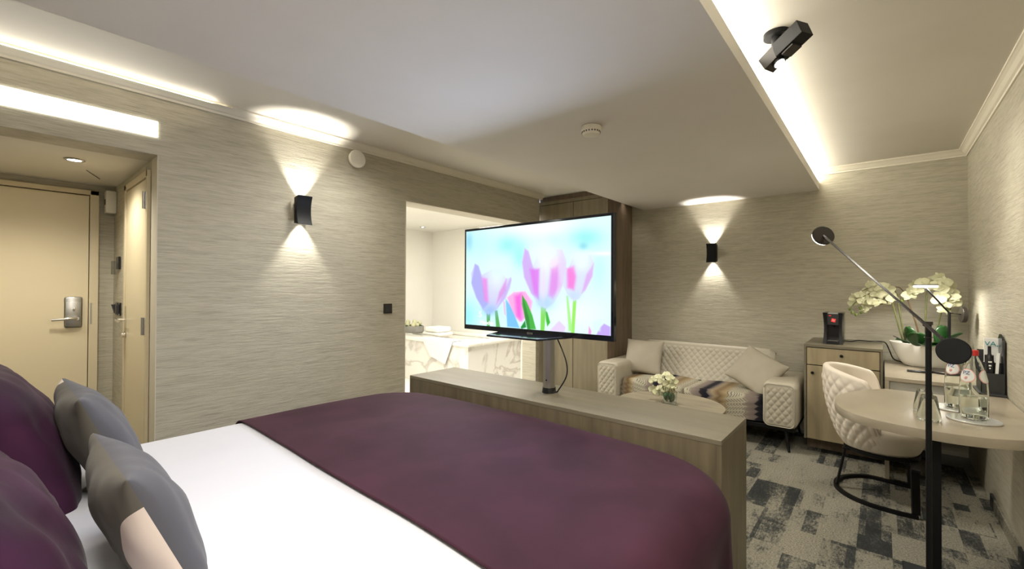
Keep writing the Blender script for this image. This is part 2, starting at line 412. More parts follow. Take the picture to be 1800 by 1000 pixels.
# crown mouldings
def crown(name, p0, p1, inward, gap=0):
    """profile swept straight from p0 to p1; inward = unit vector into the room"""
    prof = [(0, 0), (.008, 0), (.010, .012), (.020, .018), (.034, .034), (.046, .042), (.052, .044), (.052, .055-gap), (0, .055-gap)]
    b = B(); rings = []
    for p in (p0, p1):
        rings.append([b.verts.new(Vector(p)+Vector(inward)*d+Vector((0, 0, h))) for d, h in prof])
    for i in range(len(prof)): b.faces.new((rings[0][i], rings[0][(i+1) % 9], rings[1][(i+1) % 9], rings[1][i]))
    b.faces.new(rings[0]); b.faces.new(rings[1][::-1])
    return struct(name, b, 'moulding')
crown('trim_1', (.95, YL, 2.345), (4.21, YL, 2.345), (0, -1, 0)); crown('trim_2', (XB, YL, 2.345), (.95, YL, 2.345), (0, -1, 0), .016)
crown('trim_3', (XF, YR, 2.345), (XF, .44, 2.345), (-1, 0, 0)); crown('trim_4', (XB, YR, 2.345), (XF, YR, 2.345), (0, 1, 0))
b = B(); box(b, XB, .93, YL-.016, YL-.002, 2.3845, 2.388)
tag(obj('crown_strip_light', b, 'led_soft'), 'thin warm strip light lying on the moulding above the hallway', 'light')
# low carpet coloured baseboard at the right wall, edge lining of the openings
b = B(); box(b, XB, 3.93, YR, YR+.012, 0, .07); struct('baseboard_right', b, 'carpet')
b = B(); box(b, 2.27, 4.10, YL-.004, YL+.2, 2.03, 2.036); box(b, 2.262, 2.27, YL-.004, YL+.12, 0, 2.036) ; struct('trim_5', b, 'plaster_edge')
b = B(); box(b, LX-.003, LX, YL-.002, YL+.13, 0, 2.03); struct('trim_6', b, 'plaster_edge')

# light panel over hallway
t = thing('wall_light', 'bright white rectangular light panel set in wall over the hallway', 'light', (.05, YL, 2.17))
b = B(); box(b, -.5, .601, YL-.006, YL-.0005, 2.127, 2.213); obj('diffuser', b, 'led_panel', t)

# entrance door
DX0, DX1 = -.42, .487
d = bpy.data.objects.new('door_1', None); COL.objects.link(d); d.location = (.03, 4.38, 0); d['kind'] = 'structure'
b = B(); box(b, DX0+.04, DX1-.022, 4.345, 4.379, .01, 1.945, .002); obj('door_leaf', b, 'door_paint', d)
b = B(); box(b, DX1-.018, DX1+.03, 4.335, 4.379, 0, 1.985, .003); box(b, DX0, DX1+.03, 4.335, 4.379, 1.952, 1.985, .003); box(b, DX0, DX0+.036, 4.335, 4.379, 0, 1.985, .003); obj('door_frame', b, 'door_frame_paint', d)
b = B(); box(b, .345, .435, 4.328, 4.345, 1.01, 1.225, .012); box(b, .350, .430, 4.322, 4.33, 1.02, 1.19, .004); hp = obj('lock_plate', b, 'brushed_steel', d, 30)
b = B(); cyl(b, (.405, 4.33, 1.075), (.405, 4.28, 1.075), .011); tube(b, [(.405, 4.283, 1.075), (.37, 4.278, 1.077), (.33, 4.28, 1.073), (.28, 4.285, 1.070)], .0095); obj('door_handle', b, 'chrome', hp, 40)
b = B(); cyl(b, (.392, 4.324, 1.14), (.392, 4.308, 1.14), .007); box(b, .388, .396, 4.30, 4.31, 1.128, 1.152, .002); obj('key_knob', b, 'chrome', hp, 40)
b = B(); box(b, .475, .484, 4.333, 4.345, 1.03, 1.18); obj('strike_plate', b, 'brushed_steel', d)
# side door in hallway
d = bpy.data.objects.new('door_2', None); COL.objects.link(d); d.location = (LX, 3.56, 0); d['kind'] = 'structure'
b = B(); box(b, LX-.012, LX-.001, 3.275, 3.85, .01, 1.93, .002); obj('door_leaf', b, 'door_paint', d)
b = B(); box(b, LX-.018, LX-.001, 3.855, 3.90, 0, 1.975, .002); box(b, LX-.018, LX-.001, 3.245, 3.90, 1.937, 1.975, .002); box(b, LX-.018, LX-.001, 3.235, 3.27, 0, 1.975, .002); obj('door_frame', b, 'door_frame_paint', d)
b = B(); box(b, LX-.018, LX-.012, 3.82, 3.838, 1.0, 1.17, .001); hp = obj('handle_plate', b, 'chrome', d)
b = B(); cyl(b, (LX-.016, 3.829, 1.08), (LX-.065, 3.829, 1.08), .009); tube(b, [(LX-.062, 3.829, 1.08), (LX-.066, 3.78, 1.08), (LX-.066, 3.73, 1.078)], .0085); obj('door_handle', b, 'chrome', hp, 40)
b = B(); cyl(b, (LX-.016, 3.829, .98), (LX-.034, 3.829, .98), .016); obj('privacy_knob', b, 'chrome', hp, 40)
for z in (1.80, 1.07):
    b = B(); box(b, LX-.024, LX-.012, 3.256, 3.285, z-.05, z+.05, .003); cyl(b, (LX-.027, 3.271, z-.05), (LX-.027, 3.271, z+.05), .007); obj('hinge', b, 'brushed_steel', d)

# hallway fittings
t = thing('wall_sensor', 'small white rectangular box mounted high in the hallway corner', 'sensor', (LX, 4.33, 1.9))
b = B(); box(b, LX-.06, LX-.001, 4.27, 4.35, 1.83, 1.99, .006); obj('case', b, 'white_plastic', t, 30)
b = B(); box(b, LX-.062, LX-.059, 4.295, 4.325, 1.89, 1.93, .001); obj('sensor_window', b, 'grey_plastic', t)
t = thing('key_card_switch', 'black card switch on the hallway wall, upper of the black fittings', 'switch', (LX, 4.16, 1.46))
b = B(); box(b, LX-.015, LX-.001, 4.10, 4.19, 1.42, 1.51, .003); obj('plate', b, 'black_plastic', t)
b = B(); box(b, LX-.04, LX-.013, 4.17, 4.20, 1.385, 1.48, .003); obj('card_slot', b, 'smoked_acrylic', t)
for y, lab in ((4.20, 'black wall switch with lifted rocker in the hallway, beside another switch'), (4.10, 'flat black wall switch in the hallway, nearest the side door handle')):
    t = thing('light_switch', lab, 'switch', (LX, y, 1.14), 'hallway switches')
    b = B(); box(b, LX-.010, LX-.001, y-.036, y+.036, 1.095, 1.185, .002); obj('plate', b, 'black_plastic', t)
    b = B(); obox(b, (LX-.018, y, 1.14), Vector((1, 0, .25 if y > 4.15 else 0)).normalized(), Vector((0, 1, 0)), Vector((-.25 if y > 4.15 else 0, 0, 1)).normalized(), .016, .05, .065, .002); obj('rocker', b, 'grey_plastic', t)
t = thing('recessed_downlight', 'small round chrome downlight glowing in the hallway ceiling', 'light', (.317, 3.56, 2.03))
b = B(); lathe(b, [(.030, 0), (.044, -.001), (.046, -.005), (.040, -.009), (.031, -.007), (.030, 0)], (.317, 3.56, 2.0299)); obj('trim_ring', b, 'brushed_steel', t, 40)
b = B(); cyl(b, (.317, 3.56, 2.0275), (.317, 3.56, 2.0295), .030); obj('bulb', b, 'lamp_led', t)
b = B(); obox(b, (.44, 3.95, 2.0285), Vector((.35, .94, 0)).normalized(), Vector((.94, -.35, 0)).normalized(), Vector((0, 0, 1)), .26, .004, .002); tag(obj('hatch_seam', b, 'dark_gap'), 'thin dark seam of access hatch in the hallway ceiling', 'hatch')

# bedroom wall and ceiling fittings
t = thing('wall_speaker_disc', 'round white disc on left wall just under the crown moulding', 'speaker', (1.80, YL, 2.275))
b = B(); cyl(b, (1.80, YL-.001, 2.275), (1.80, YL-.022, 2.275), .062, bev=.004); obj('base_ring', b, 'white_plastic', t, 40)
b = B(); cyl(b, (1.80, YL-.02, 2.275), (1.80, YL-.038, 2.275), .068, bev=.006, seg=48); obj('cover', b, 'white_plastic', t, 40)
t = thing('smoke_detector', 'white round smoke detector under the soffit in mid room', 'detector', (2.172, 1.25, ZS))
b = B(); cyl(b, (2.172, 1.25, ZS-.001), (2.172, 1.25, ZS-.028), .056, .056, bev=.004); obj('base', b, 'white_plastic', t, 40)
b = B(); lathe(b, [(.052, 0), (.05, -.012), (.043, -.022), (0, -.024)], (2.172, 1.25, ZS-.028)); hd = obj('sensing_head', b, 'white_plastic', t, 30)
b = B()
for i in range(20):
    a = 2*PI*i/20; obox(b, (2.172+.0505*math.cos(a), 1.25+.0505*math.sin(a), ZS-.036), Vector((math.cos(a), math.sin(a), 0)), Vector((-math.sin(a), math.cos(a), 0)), Vector((0, 0, 1)), .004, .007, .007)
obj('vent_slots', b, 'grey_plastic', hd)
t = thing('light_switch', 'square dark bronze wall switch beside the bathroom opening', 'switch', (2.094, YL, 1.131))
b = B(); box(b, 2.055, 2.133, YL-.010, YL-.001, 1.09, 1.17, .002); obj('plate', b, 'bronze_metal', t)
b = B(); box(b, 2.066, 2.122, YL-.014, YL-.009, 1.101, 1.159, .002); obj('rocker', b, 'grey_plastic', t)

def sconce(c, n, label, power):
    """c on the wall, n pointing into the room"""
    c = Vector(c); n = Vector(n); s = n.cross(Vector((0, 0, 1)))
    t = thing('wall_sconce', label, 'lamp', c, 'up and down wall sconces')
    hw, hh = .048, .098
    b = B()
    def dep(v): return .062+.022*(2*v-1)**2
    def f(u, v): return c + s*((2*u-1)*hw) + Vector((0, 0, (2*v-1)*hh)) + n*dep(v)
    g1 = grid(b, 7, 13, f); g2 = grid(b, 7, 13, lambda u, v: f(u, v)-n*.004)
    for side in (0, -1):          # waisted side cheeks running back to the wall
        grid(b, 2, 13, lambda u, v: c+s*((-1 if side == 0 else 1)*hw)+Vector((0, 0, (2*v-1)*hh*(1-.12*(1-u))))+n*(dep(v)*u+.022*(1-u)))
    obj('shade', b, 'black_metal', t, 40)
    b = B(); obox(b, c+n*.010, n, s, Vector((0, 0, 1)), .018, .078, .11, .003); obj('back_plate', b, 'black_metal', t)
    b = B(); obox(b, c+n*.040, n, s, Vector((0, 0, 1)), .036, .084, .07, .003); obj('lamp_holder', b, 'black_metal', t)
    for k in (-1, 1):
        b = B(); cyl(b, c+n*.040+Vector((0, 0, k*.0355)), c+n*.040+Vector((0, 0, k*.039)), .014); obj('bulb', b, 'lamp_led', t)
    for k in (-1, 1):
        l = light('sconce_beam', 'SPOT', c+n*.043+Vector((0, 0, k*.046)), power*(1.5 if k > 0 else 1), (1, .96, .88), (0, 0, k), size=.010, spot=72, blend=.6)
sconce((1.385, YL, 1.823), (0, -1, 0), 'black curved up and down sconce on the left wall', 12)
sconce((XF, 1.358, 1.675), (-1, 0, 0), 'black curved up and down sconce on the wall above the sofa', 10)

# twin ceiling spotlight
t = thing('ceiling_spotlight', 'black twin head adjustable spotlight mounted beside the glowing cove', 'light', (2.16, .33, ZC))
pA, pB, pC = at(1411, 52, z=2.30), at(1373, 89, z=2.265), at(1351, 112, z=2.235)
d1 = (pB-pA).normalized()
b = B(); cyl(b, (2.17, .345, ZC-.001), (2.17, .345, ZC-.02), .05, seg=40); obj('ceiling_rose', b, 'black_metal', t, 40)
b = B(); cyl(b, (2.17, .345, ZC-.02), (2.17, .345, 2.33), .02); obj('stem', b, 'black_metal', t, 40)
up = Vector((0, 0, 1)); sd = d1.cross(up).normalized(); u2 = sd.cross(d1)
b = B(); obox(b, (pA+pB)/2, d1, sd, u2, (pB-pA).length+.02, .062, .062, .002); obj('lamp_head', b, 'black_metal', t)
b = B(); obox(b, pB-d1*.035+u2*-.033, d1, sd, u2, .05, .05, .012, .001); obj('joint_cover', b, 'bronze_metal', t)
d2 = (pC-pB).normalized(); sd2 = d2.cross(up).normalized(); u3 = sd2.cross(d2)
b = B(); obox(b, (pB+pC)/2+u3*.0, d2, sd2, u3, (pC-pB).length+.03, .058, .058, .002); h2 = obj('lamp_head', b, 'bronze_metal', t)
lp = (pB+pC)/2
b = B(); cyl(b, lp-u3*.028-sd2*-.0, lp-u3*.040, .024); obj('lens_rim', b, 'black_metal', h2, 40)
b = B(); cyl(b, lp-u3*.0401, lp-u3*.042, .019); obj('lens', b, 'lamp_led', h2)
light('spotlight_beam', 'SPOT', lp-u3*.06, 2.5, NEUT, (-.5, .55, -1), size=.02, spot=60, blend=.4)

# ---------------------------------------------------------------- bathroom
t = thing('bathtub', 'marble clad bathtub with a white rim in the bright bathroom', 'bathtub', (4.38, 4.9, 0))
b = B(); box(b, 3.86, 4.898, 3.95, 5.898, .007, .56); obj('marble_panel', b, 'marble', t)
b = B(); box(b, 3.84, 4.10, 3.93, 5.898, .561, .605, .008); box(b, 4.75, 4.898, 3.93, 5.898, .561, .605, .008); box(b, 4.1, 4.75, 3.93, 4.15, .561, .605, .008); box(b, 4.1, 4.75, 5.5, 5.898, .561, .605, .008)
obj('rim', b, 'ceramic_white', t, 30)
b = B()
grid(b, 2, 24, lambda u, v: Vector((3.95-.0+.01, 4.12+.66*u, .6065)) if v < .0 else (Vector((4.02-.19*min(1, v/.35), 4.20+.62*u+(.16*(v-.35) if u < .5 else -.10*(v-.35)) if v > .35 else 4.20+.62*u, .612)) if v <= .35 else Vector((3.832, 4.20+.62*u+(.22*(v-.35) if u < .5 else -.28*(v-.35)), .612-.30*(v-.35)/.65*(1 if u < .5 else .75)))))
ob = obj('bath_towel', b, 'towel'); md = ob.modifiers.new('s', 'SOLIDIFY'); md.thickness = .006; md.offset = 1
tag(ob, 'white towel draped over the marble bathtub rim', 'towel')
t = thing('flower_tray', 'grey tray with greenery and white blossoms on bathtub corner', 'tray', (4.28, 5.55, .606))
b = B(); lathe(b, [(0, 0), (.19, 0), (.21, .02), (.21, .10), (.19, .105), (.185, .04), (0, .04)], (4.28, 5.62, .606), seg=40, sx=.7); obj('bowl', b, 'towel_grey', t, 40)
b = B()
for i in range(14): ball(b, (4.28+random.uniform(-.1, .1), 5.62+random.uniform(-.15, .15), .72+random.uniform(0, .05)), .035, seg=8)
obj('blossoms', b, 'petal', t, 180, kind='stuff')
b = B()
for i in range(10): ball(b, (4.22+random.uniform(-.1, .1), 5.62+random.uniform(-.17, .17), .715), .03, 1, 1.5, .4, seg=8)
obj('leaves', b, 'leaf_green', t, 180, kind='stuff')
for i, (z, yy, lab) in enumerate(((.606, 5.02, 'folded white towel at bottom of the bathtub stack'), (.655, 5.02, 'small rolled white towel on top of the bathtub stack'))):
    b = B(); box(b, 4.15, 4.42, yy-.19+.05*i, yy+.19-.05*i, z, z+.045+.03*i, .02, 3); tag(obj('folded_towel', b, 'towel', smooth=60), lab, 'towel', 'towels stacked on the bathtub')
t = thing('recessed_downlight', 'tiny round downlight in the bathroom ceiling', 'light', (4.4, 5.5, 2.25))
pp = at(743, 399, z=2.249); b = B(); lathe(b, [(.025, 0), (.045, -.001), (.045, -.006), (.027, -.006), (.025, 0)], (pp.x, pp.y, 2.2495)); obj('trim_ring', b, 'brushed_steel', t, 40)
b = B(); cyl(b, (pp.x, pp.y, 2.248), (pp.x, pp.y, 2.2495), .025); obj('bulb', b, 'lamp_led', t)

# ---------------------------------------------------------------- wardrobe
t = thing('wardrobe', 'tall built in wardrobe with walnut brown side behind the television', 'wardrobe', (4.6, 2.75, 0))
b = B(); box(b, 4.32, XF-.002, 2.29, 3.20, .0, 2.33); box(b, 4.34, XF-.002, 2.29, 3.20, 2.33, ZC-.002); obj('body', b, 'walnut_side', t)
b = B(); box(b, 4.30, XF-.002, 2.264, 2.289, 0, ZC-.002); obj('side_panel', b, 'walnut_side', t)
b = B(); box(b, 4.296, 4.3195, 2.266, 2.283, 0, 2.34); obj('edge_strip', b, 'wardrobe_front', t)
b = B(); box(b, 4.30, 4.319, 2.285, 3.19, 2.296, 2.335); obj('top_rail', b, 'wardrobe_front', t)
for y0, y1 in ((2.287, 2.698), (2.705, 3.17)):
    b = B(); box(b, 4.30, 4.319, y0, y1, .06, 2.290, .001); obj('door', b, 'wardrobe_front', t)

# ---------------------------------------------------------------- foot cabinet and television
CX0, CX1, CY0, CY1, CZ = 1.87, 2.285, .487, 2.482, .70
t = thing('foot_cabinet', 'long grey oak cabinet standing at foot of bed', 'cabinet', (2.08, 1.485, 0))
b = B(); box(b, CX0, CX1, CY0, CY1, CZ-.02, CZ, .0015); obj('top_panel', b, 'oak_flat', t)
b = B(); box(b, CX0+.001, CX1-.001, CY0+.02, CY1-.02, .0, CZ-.0205); obj('body', b, 'oak_grey', t)
b = B(); box(b, CX0, CX1, CY0, CY0+.0195, 0, CZ-.0205); obj('end_panel', b, 'oak_grey', t)
b = B(); box(b, CX0, CX1, CY1-.0195, CY1, 0, CZ-.0205); obj('end_panel', b, 'oak_grey', t)

TX = 2.04
t = thing('television', 'flat television on a silver lift column showing pink tulips', 'television', (2.08, 1.476, CZ))
px0, py0 = 2.095, 1.476
b = B(); cyl(b, (px0, py0, CZ+.0005), (px0, py0, CZ+.03), .042, .038); obj('base_collar', b, 'black_plastic', t, 40)
b = B()
lathe(b, [(.036, .03), (.036, .32)], (px0, py0, CZ), 8); lathe(b, [(0, .03), (.033, .03), (.033, .33), (0, .33)], (px0, py0, CZ), 32)
col = obj('lift_column', b, 'brushed_steel', t, 30)
b = B(); cyl(b, (px0-.037, py0-.005, CZ+.075), (px0-.031, py0-.005, CZ+.075), .004); obj('screw', b, 'black_plastic', col)
b = B(); prism(b, [(1.83, 1.725), (1.845, 1.375), (2.115, 1.30), (2.115, 1.84)], 1.024, 1.036, .003); obj('mounting_plate', b, 'tv_plate', t)
b = B(); box(b, TX+.03, TX+.05, 1.36, 1.66, 1.03, 1.5, .003); box(b, TX+.03, TX+.075, 1.3, 1.8, 1.08, 1.45, .01); obj('rear_housing', b, 'black_plastic', t)
TY0, TY1, TZ0, TZ1 = 1.040, 2.126, 1.030, 1.688
b = B(); box(b, TX, TX+.030, TY0, TY1, TZ0, TZ1, .003)
obj('bezel', b, 'tv_plate', t)
text('maker_badge', 'tv', .001, (TX, 1.6, 1.04), (0, -1, 0), (0, 0, 1), 'brushed_steel', t) if False else None
b = B()
for k in range(4): box(b, TX-.001, TX, 1.555+k*.011, 1.563+k*.011, 1.036, 1.042)
obj('maker_badge', b, 'brushed_steel', t)

# picture on the screen: painted per vertex
def screen():
    nu, nv = 420, 240
    y0, y1, z0, z1 = TY0+.016, TY1-.016, TZ0+.030, TZ1-.016
    U, V = np.meshgrid(np.linspace(0, 1, nu), np.linspace(0, 1, nv), indexing='ij')   # u to viewer's right, v up
    # perspective map from the screen to sketch coordinates
    src = [(0, 1), (1, 1), (1, 0), (0, 0)]; dst = [(58, 158), (1170, 48), (1170, 935), (68, 845)]
    A = []; bb = []
    for (u, v), (x, y) in zip(src, dst):
        A.append([u, v, 1, 0, 0, 0, -u*x, -v*x]); bb.append(x); A.append([0, 0, 0, u, v, 1, -u*y, -v*y]); bb.append(y)
    h = np.linalg.solve(np.array(A, float), np.array(bb, float))
    W = h[6]*U+h[7]*V+1; X = (h[0]*U+h[1]*V+h[2])/W; Y = (h[3]*U+h[4]*V+h[5])/W
    img = np.zeros((nu, nv, 3)); img[:] = (215, 250, 250)
    def blend(col, a):
        a = np.clip(a, 0, 1)[..., None]; img[:] = img*(1-a)+np.array(col, float)*a
    def blob(cx, cy, rx, ry, col, a, p=1.0):
        blend(col, a*np.exp(-(((X-cx)/rx)**2+((Y-cy)/ry)**2)**p))
    def sst(e0, e1, x): t_ = np.clip((x-e0)/(e1-e0), 0, 1); return t_*t_*(3-2*t_)
    blob(600, 120, 300, 80, (250, 255, 255), .9); blob(150, 250, 120, 120, (185, 245, 250), .8); blob(380, 260, 90, 70, (150, 235, 235), .85)
    blob(480, 340, 60, 90, (140, 235, 230), .8); blob(980, 210, 130, 70, (150, 235, 235), .9); blob(960, 275, 35, 28, (120, 205, 225), .7)
    blob(1080, 450, 60, 140, (180, 250, 250), .6); blob(730, 240, 60, 50, (190, 245, 245), .5); blob(80, 230, 30, 80, (120, 190, 225), .6)
    blob(90, 780, 70, 110, (130, 225, 240), .8); blob(250, 760, 150, 120, (200, 255, 250), .7); blob(1120, 330, 120, 16, (250, 255, 255), .8)
    blob(900, 780, 230, 120, (240, 255, 252), .8); blob(560, 330, 60, 60, (230, 250, 250), .6)
    def poly(pts, col, soft=5, a=1.0, grad=None):
        pts = np.array(pts, float); d = np.full(X.shape, 1e9); ins = np.zeros(X.shape, bool)
        for i in range(len(pts)):
            p, q = pts[i], pts[(i+1) % len(pts)]; e = q-p
            tt = np.clip(((X-p[0])*e[0]+(Y-p[1])*e[1])/(e@e), 0, 1)
            d = np.minimum(d, np.hypot(X-p[0]-tt*e[0], Y-p[1]-tt*e[1]))
            c = ((p[1] > Y) != (q[1] > Y)) & (X < (q[0]-p[0])*(Y-p[1])/((q[1]-p[1]) or 1e-9)+p[0]); ins ^= c
        sd = np.where(ins, d, -d); al = sst(-soft, soft, sd)*a
        if grad is not None: al = al*grad
        blend(col, al)
    # pink tulip behind
    poly([(380, 650), (430, 610), (520, 605), (575, 680), (560, 780), (480, 830), (420, 760)], (255, 170, 225), 12)
    poly([(440, 640), (490, 620), (495, 820), (455, 790)], (250, 95, 215), 22, .9)
    poly([(350, 670), (365, 680), (375, 790), (360, 770)], (240, 160, 220), 6, .7)
    # stems
    G = (95, 195, 75); G2 = (90, 170, 95)
    poly([(225, 755), (255, 755), (252, 862), (230, 862)], G2, 4); poly([(288, 745), (308, 745), (332, 870), (300, 870)], G2, 4)
    poly([(640, 700), (682, 700), (668, 900), (638, 900)], (125, 215, 90), 4); poly([(675, 750), (690, 760), (712, 835), (690, 865), (680, 820)], (60, 180, 60), 4)
    poly([(884, 660), (910, 660), (896, 920), (870, 920)], (150, 230, 100), 4); poly([(832, 640), (846, 640), (880, 900), (852, 900)], (160, 235, 130), 5, .9)
    # left tulip
    T1 = [(130, 398), (155, 410), (185, 480), (260, 440), (330, 450), (375, 510), (412, 500), (405, 580), (360, 670), (300, 740), (240, 775), (195, 740), (145, 650), (108, 560), (100, 470)]
    poly(T1, (205, 205, 245), 7); blob(300, 500, 75, 105, (226, 240, 246), .9)
    poly([(130, 398), (158, 415), (190, 520), (235, 700), (200, 735), (145, 650), (105, 540)], (165, 165, 235), 9, .85)
    poly([(185, 500), (225, 510), (240, 690), (205, 670)], (225, 140, 225), 14, .9); poly([(375, 510), (372, 600), (300, 700), (320, 610)], (215, 140, 220), 12, .8)
    poly([(405, 500), (415, 520), (370, 650), (310, 720), (350, 620)], (190, 160, 235), 8, .6); blob(250, 745, 60, 45, (150, 190, 245), .85)
    # middle tulip
    T2 = [(512, 285), (540, 300), (575, 420), (620, 300), (680, 270), (750, 290), (800, 300), (832, 380), (825, 500), (790, 610), (740, 690), (680, 735), (620, 705), (560, 620), (505, 500), (490, 380)]
    poly(T2, (215, 222, 246), 6); blob(670, 370, 60, 120, (240, 248, 250), .85)
    poly([(512, 288), (540, 310), (590, 470), (630, 680), (565, 620), (510, 500), (493, 390)], (200, 165, 235), 10, .9)
    poly([(552, 440), (625, 440), (622, 660), (585, 620)], (215, 120, 232), 16, .9); poly([(715, 440), (770, 410), (790, 560), (730, 660), (695, 640)], (220, 135, 228), 20, .85)
    poly([(760, 300), (800, 300), (830, 400), (815, 540), (760, 640), (770, 460)], (225, 200, 240), 16, .7); blob(740, 390, 40, 60, (248, 215, 235), .7)
    blob(670, 690, 75, 55, (170, 210, 248), .9); blob(658, 560, 16, 120, (232, 215, 245), .8)
    # right tulip
    T3 = [(845, 440), (880, 350), (960, 330), (1020, 340), (1042, 400), (1025, 500), (980, 600), (925, 665), (890, 680), (840, 630), (808, 570), (820, 480)]
    poly(T3, (212, 220, 246), 6); poly([(835, 440), (890, 420), (905, 500), (890, 600), (840, 580)], (240, 125, 215), 18, .95)
    poly([(1040, 400), (1030, 500), (975, 600), (950, 620), (985, 480)], (215, 165, 232), 12, .85); blob(950, 400, 60, 60, (232, 248, 250), .9)
    blob(890, 640, 50, 35, (190, 215, 248), .8)
    blob(310, 455, 70, 45, (215, 245, 246), .8); blob(690, 315, 95, 60, (232, 250, 250), .85); blob(940, 350, 75, 40, (230, 250, 250), .8)
    # leaves
    poly([(370, 660), (400, 700), (440, 780), (480, 875), (385, 865)], (110, 185, 240), 7, .9)
    poly([(497, 635), (530, 680), (575, 780), (605, 885), (540, 885), (520, 800), (495, 700)], (70, 175, 70), 5); poly([(497, 635), (515, 690), (550, 800), (560, 885), (540, 885), (520, 800)], (40, 120, 55), 8, .7)
    poly([(520, 820), (530, 870), (495, 880), (487, 870)], (30, 140, 60), 4)
    # bottom right lilac petals
    poly([(720, 880), (780, 820), (830, 870), (820, 905), (700, 900)], (225, 200, 240), 10, .9); poly([(1005, 860), (1025, 900), (1020, 925), (1000, 920)], (235, 150, 220), 5, .9)
    poly([(1060, 935), (1080, 880), (1120, 845), (1168, 870), (1168, 940)], (190, 160, 245), 8, .95); poly([(1040, 830), (1100, 810), (1090, 900), (1040, 900)], (215, 245, 250), 12, .8)
    img_lin = np.clip(img/255, 0, 1)**2.2
    me = bpy.data.meshes.new('screen')
    co = np.zeros((nu, nv, 3)); co[..., 0] = TX-.0012; co[..., 1] = y1-(y1-y0)*U; co[..., 2] = z0+(z1-z0)*V
    base = wloc(t); co -= np.array(base)
    idx = np.arange(nu*nv).reshape(nu, nv)
    f = np.stack([idx[:-1, :-1], idx[1:, :-1], idx[1:, 1:], idx[:-1, 1:]], -1).reshape(-1, 4)
    me.from_pydata(co.reshape(-1, 3).tolist(), [], f.tolist())
    ca = me.color_attributes.new('picture', 'FLOAT_COLOR', 'POINT')
    ca.data.foreach_set('color', np.concatenate([img_lin.reshape(-1, 3), np.ones((nu*nv, 1))], 1).astype(np.float32).ravel())
    m, nt, bs = nodes('tv_picture'); bs.inputs['Base Color'].default_value = (.01, .01, .01, 1); bs.inputs['Roughness'].default_value = .12
    at_ = N(nt, 'ShaderNodeAttribute', attribute_name='picture'); nt.links.new(at_.outputs['Color'], bs.inputs['Emission Color']); bs.inputs['Emission Strength'].default_value = .54
    me.materials.append(m); o = bpy.data.objects.new('screen', me); COL.objects.link(o); o.parent = t
    return o
scr = screen()
mat('screen_text', (.1, .1, .1), .5, emit=(1, 1, 1), estr=.6)
sw = (TY1-TY0)
text('screen_lettering', '5', .052, (TX-.002, TY1-.150, TZ0+.100), (0, -1, 0), (0, 0, 1), 'screen_text', scr)
text('screen_lettering', 'Monday', .036, (TX-.002, TY1-.205, TZ0+.050), (0, -1, 0), (0, 0, 1), 'screen_text', scr)
b = B(); tube(b, [(2.12, 1.45, 1.03), (2.12, 1.42, .98), (2.12, 1.375, .88), (2.12, 1.375, .80), (2.12, 1.43, .712), (2.12, 1.44, .702)], .004)
obj('power_cable', b, 'black_plastic', t, 60)
light('screen_glow', 'AREA', (TX-.02, 1.58, 1.36), 6.5, (.62, .72, 1), (-1, 0, -.1), size=1.0, sy=.58)

# ---------------------------------------------------------------- bed
BX0, BX1, BY0, BY1 = -.16, 1.855, .40, 2.52
def cloth_pt(a, bb, R=.11, rc=.30, ztop=.655, drop_flare=.0, lift=0.0):
    x0, x1, y0, y1 = BX0-1, BX1, BY0, BY1
    # inner rounded rectangle
    ix0, ix1, iy0, iy1 = x0+R, x1-R, y0+R, y1-R
    cx, cy = (ix0+ix1)/2, (iy0+iy1)/2; hx, hy = (ix1-ix0)/2-(rc-R), (iy1-iy0)/2-(rc-R); r = rc-R
    dx, dy = abs(a-cx)-hx, abs(bb-cy)-hy
    sx, sy = (1 if a > cx else -1), (1 if bb > cy else -1)
    if dx > 0 and dy > 0: L = math.hypot(dx, dy); nx, ny = dx/L*sx, dy/L*sy; d = L-r
    elif dx > dy: nx, ny, d = sx, 0, dx-r
    else: nx, ny, d = 0, sy, dy-r
    RR = R+lift
    dome = -.035*((bb-1.46)/1.06)**2 - .02*max(0, (a-.9)/.95)**3
    if d <= 0: x, y, z = a, bb, ztop+lift
    else:
        qx, qy = a-nx*d, bb-ny*d
        if d < RR*PI/2:
            an = d/RR; x, y, z = qx+nx*RR*math.sin(an), qy+ny*RR*math.sin(an), ztop+lift-RR*(1-math.cos(an))
        else:
            e = d-RR*PI/2; s = a*ny*1.0-bb*nx*1.0
            fl = .028*e/.4+drop_flare*min(1, e/.15)*math.sin(s*17+math.atan2(ny, nx)*9)
            if nx > .5: fl = min(fl, .0)
            x, y, z = qx+nx*(RR+fl), qy+ny*(RR+fl), ztop+lift-RR-e
    z += dome*(1 if d < 0 else max(0, 1-d/.5))
    z += .006*noise.noise(Vector((a*2.3, bb*2.3, 0)))
    return Vector((x, y, max(z, .02)))
t = thing('bed', 'large double bed made up in white linen', 'bed', (.85, 1.46, 0))
b = B(); box(b, BX0, BX1-.06, BY0+.06, BY1-.06, .05, .30, .02); obj('bed_base', b, 'purple_velvet', t)
b = B(); grid(b, 70, 110, lambda u, v: cloth_pt(BX0+.02+(BX1-BX0+.05)*u, BY0-.42+(BY1-BY0+.84)*v, drop_flare=.012)); obj('duvet', b, 'white_linen', t, 180)
b = B(); box(b, BX0-.14, BX0-.01, BY0-.05, BY1+.05, 0, 1.05, .03); obj('headboard', b, 'purple_velvet', t, 40)
b = B(); grid(b, 150, 200, lambda u, v: cloth_pt(.80+1.36*u+(.010*math.sin(v*9)-.055*min(1, max(0, (.80-v)/.55)))*(1-u), BY0-.44+(BY1-BY0+.88)*v, drop_flare=.020, lift=.010))
o = obj('bed_throw', b, 'purple_velvet', smooth=180); tag(o, 'dark plum velvet throw spread over foot half of bed', 'throw')
md = o.modifiers.new('s', 'SOLIDIFY'); md.thickness = .004; md.offset = 1

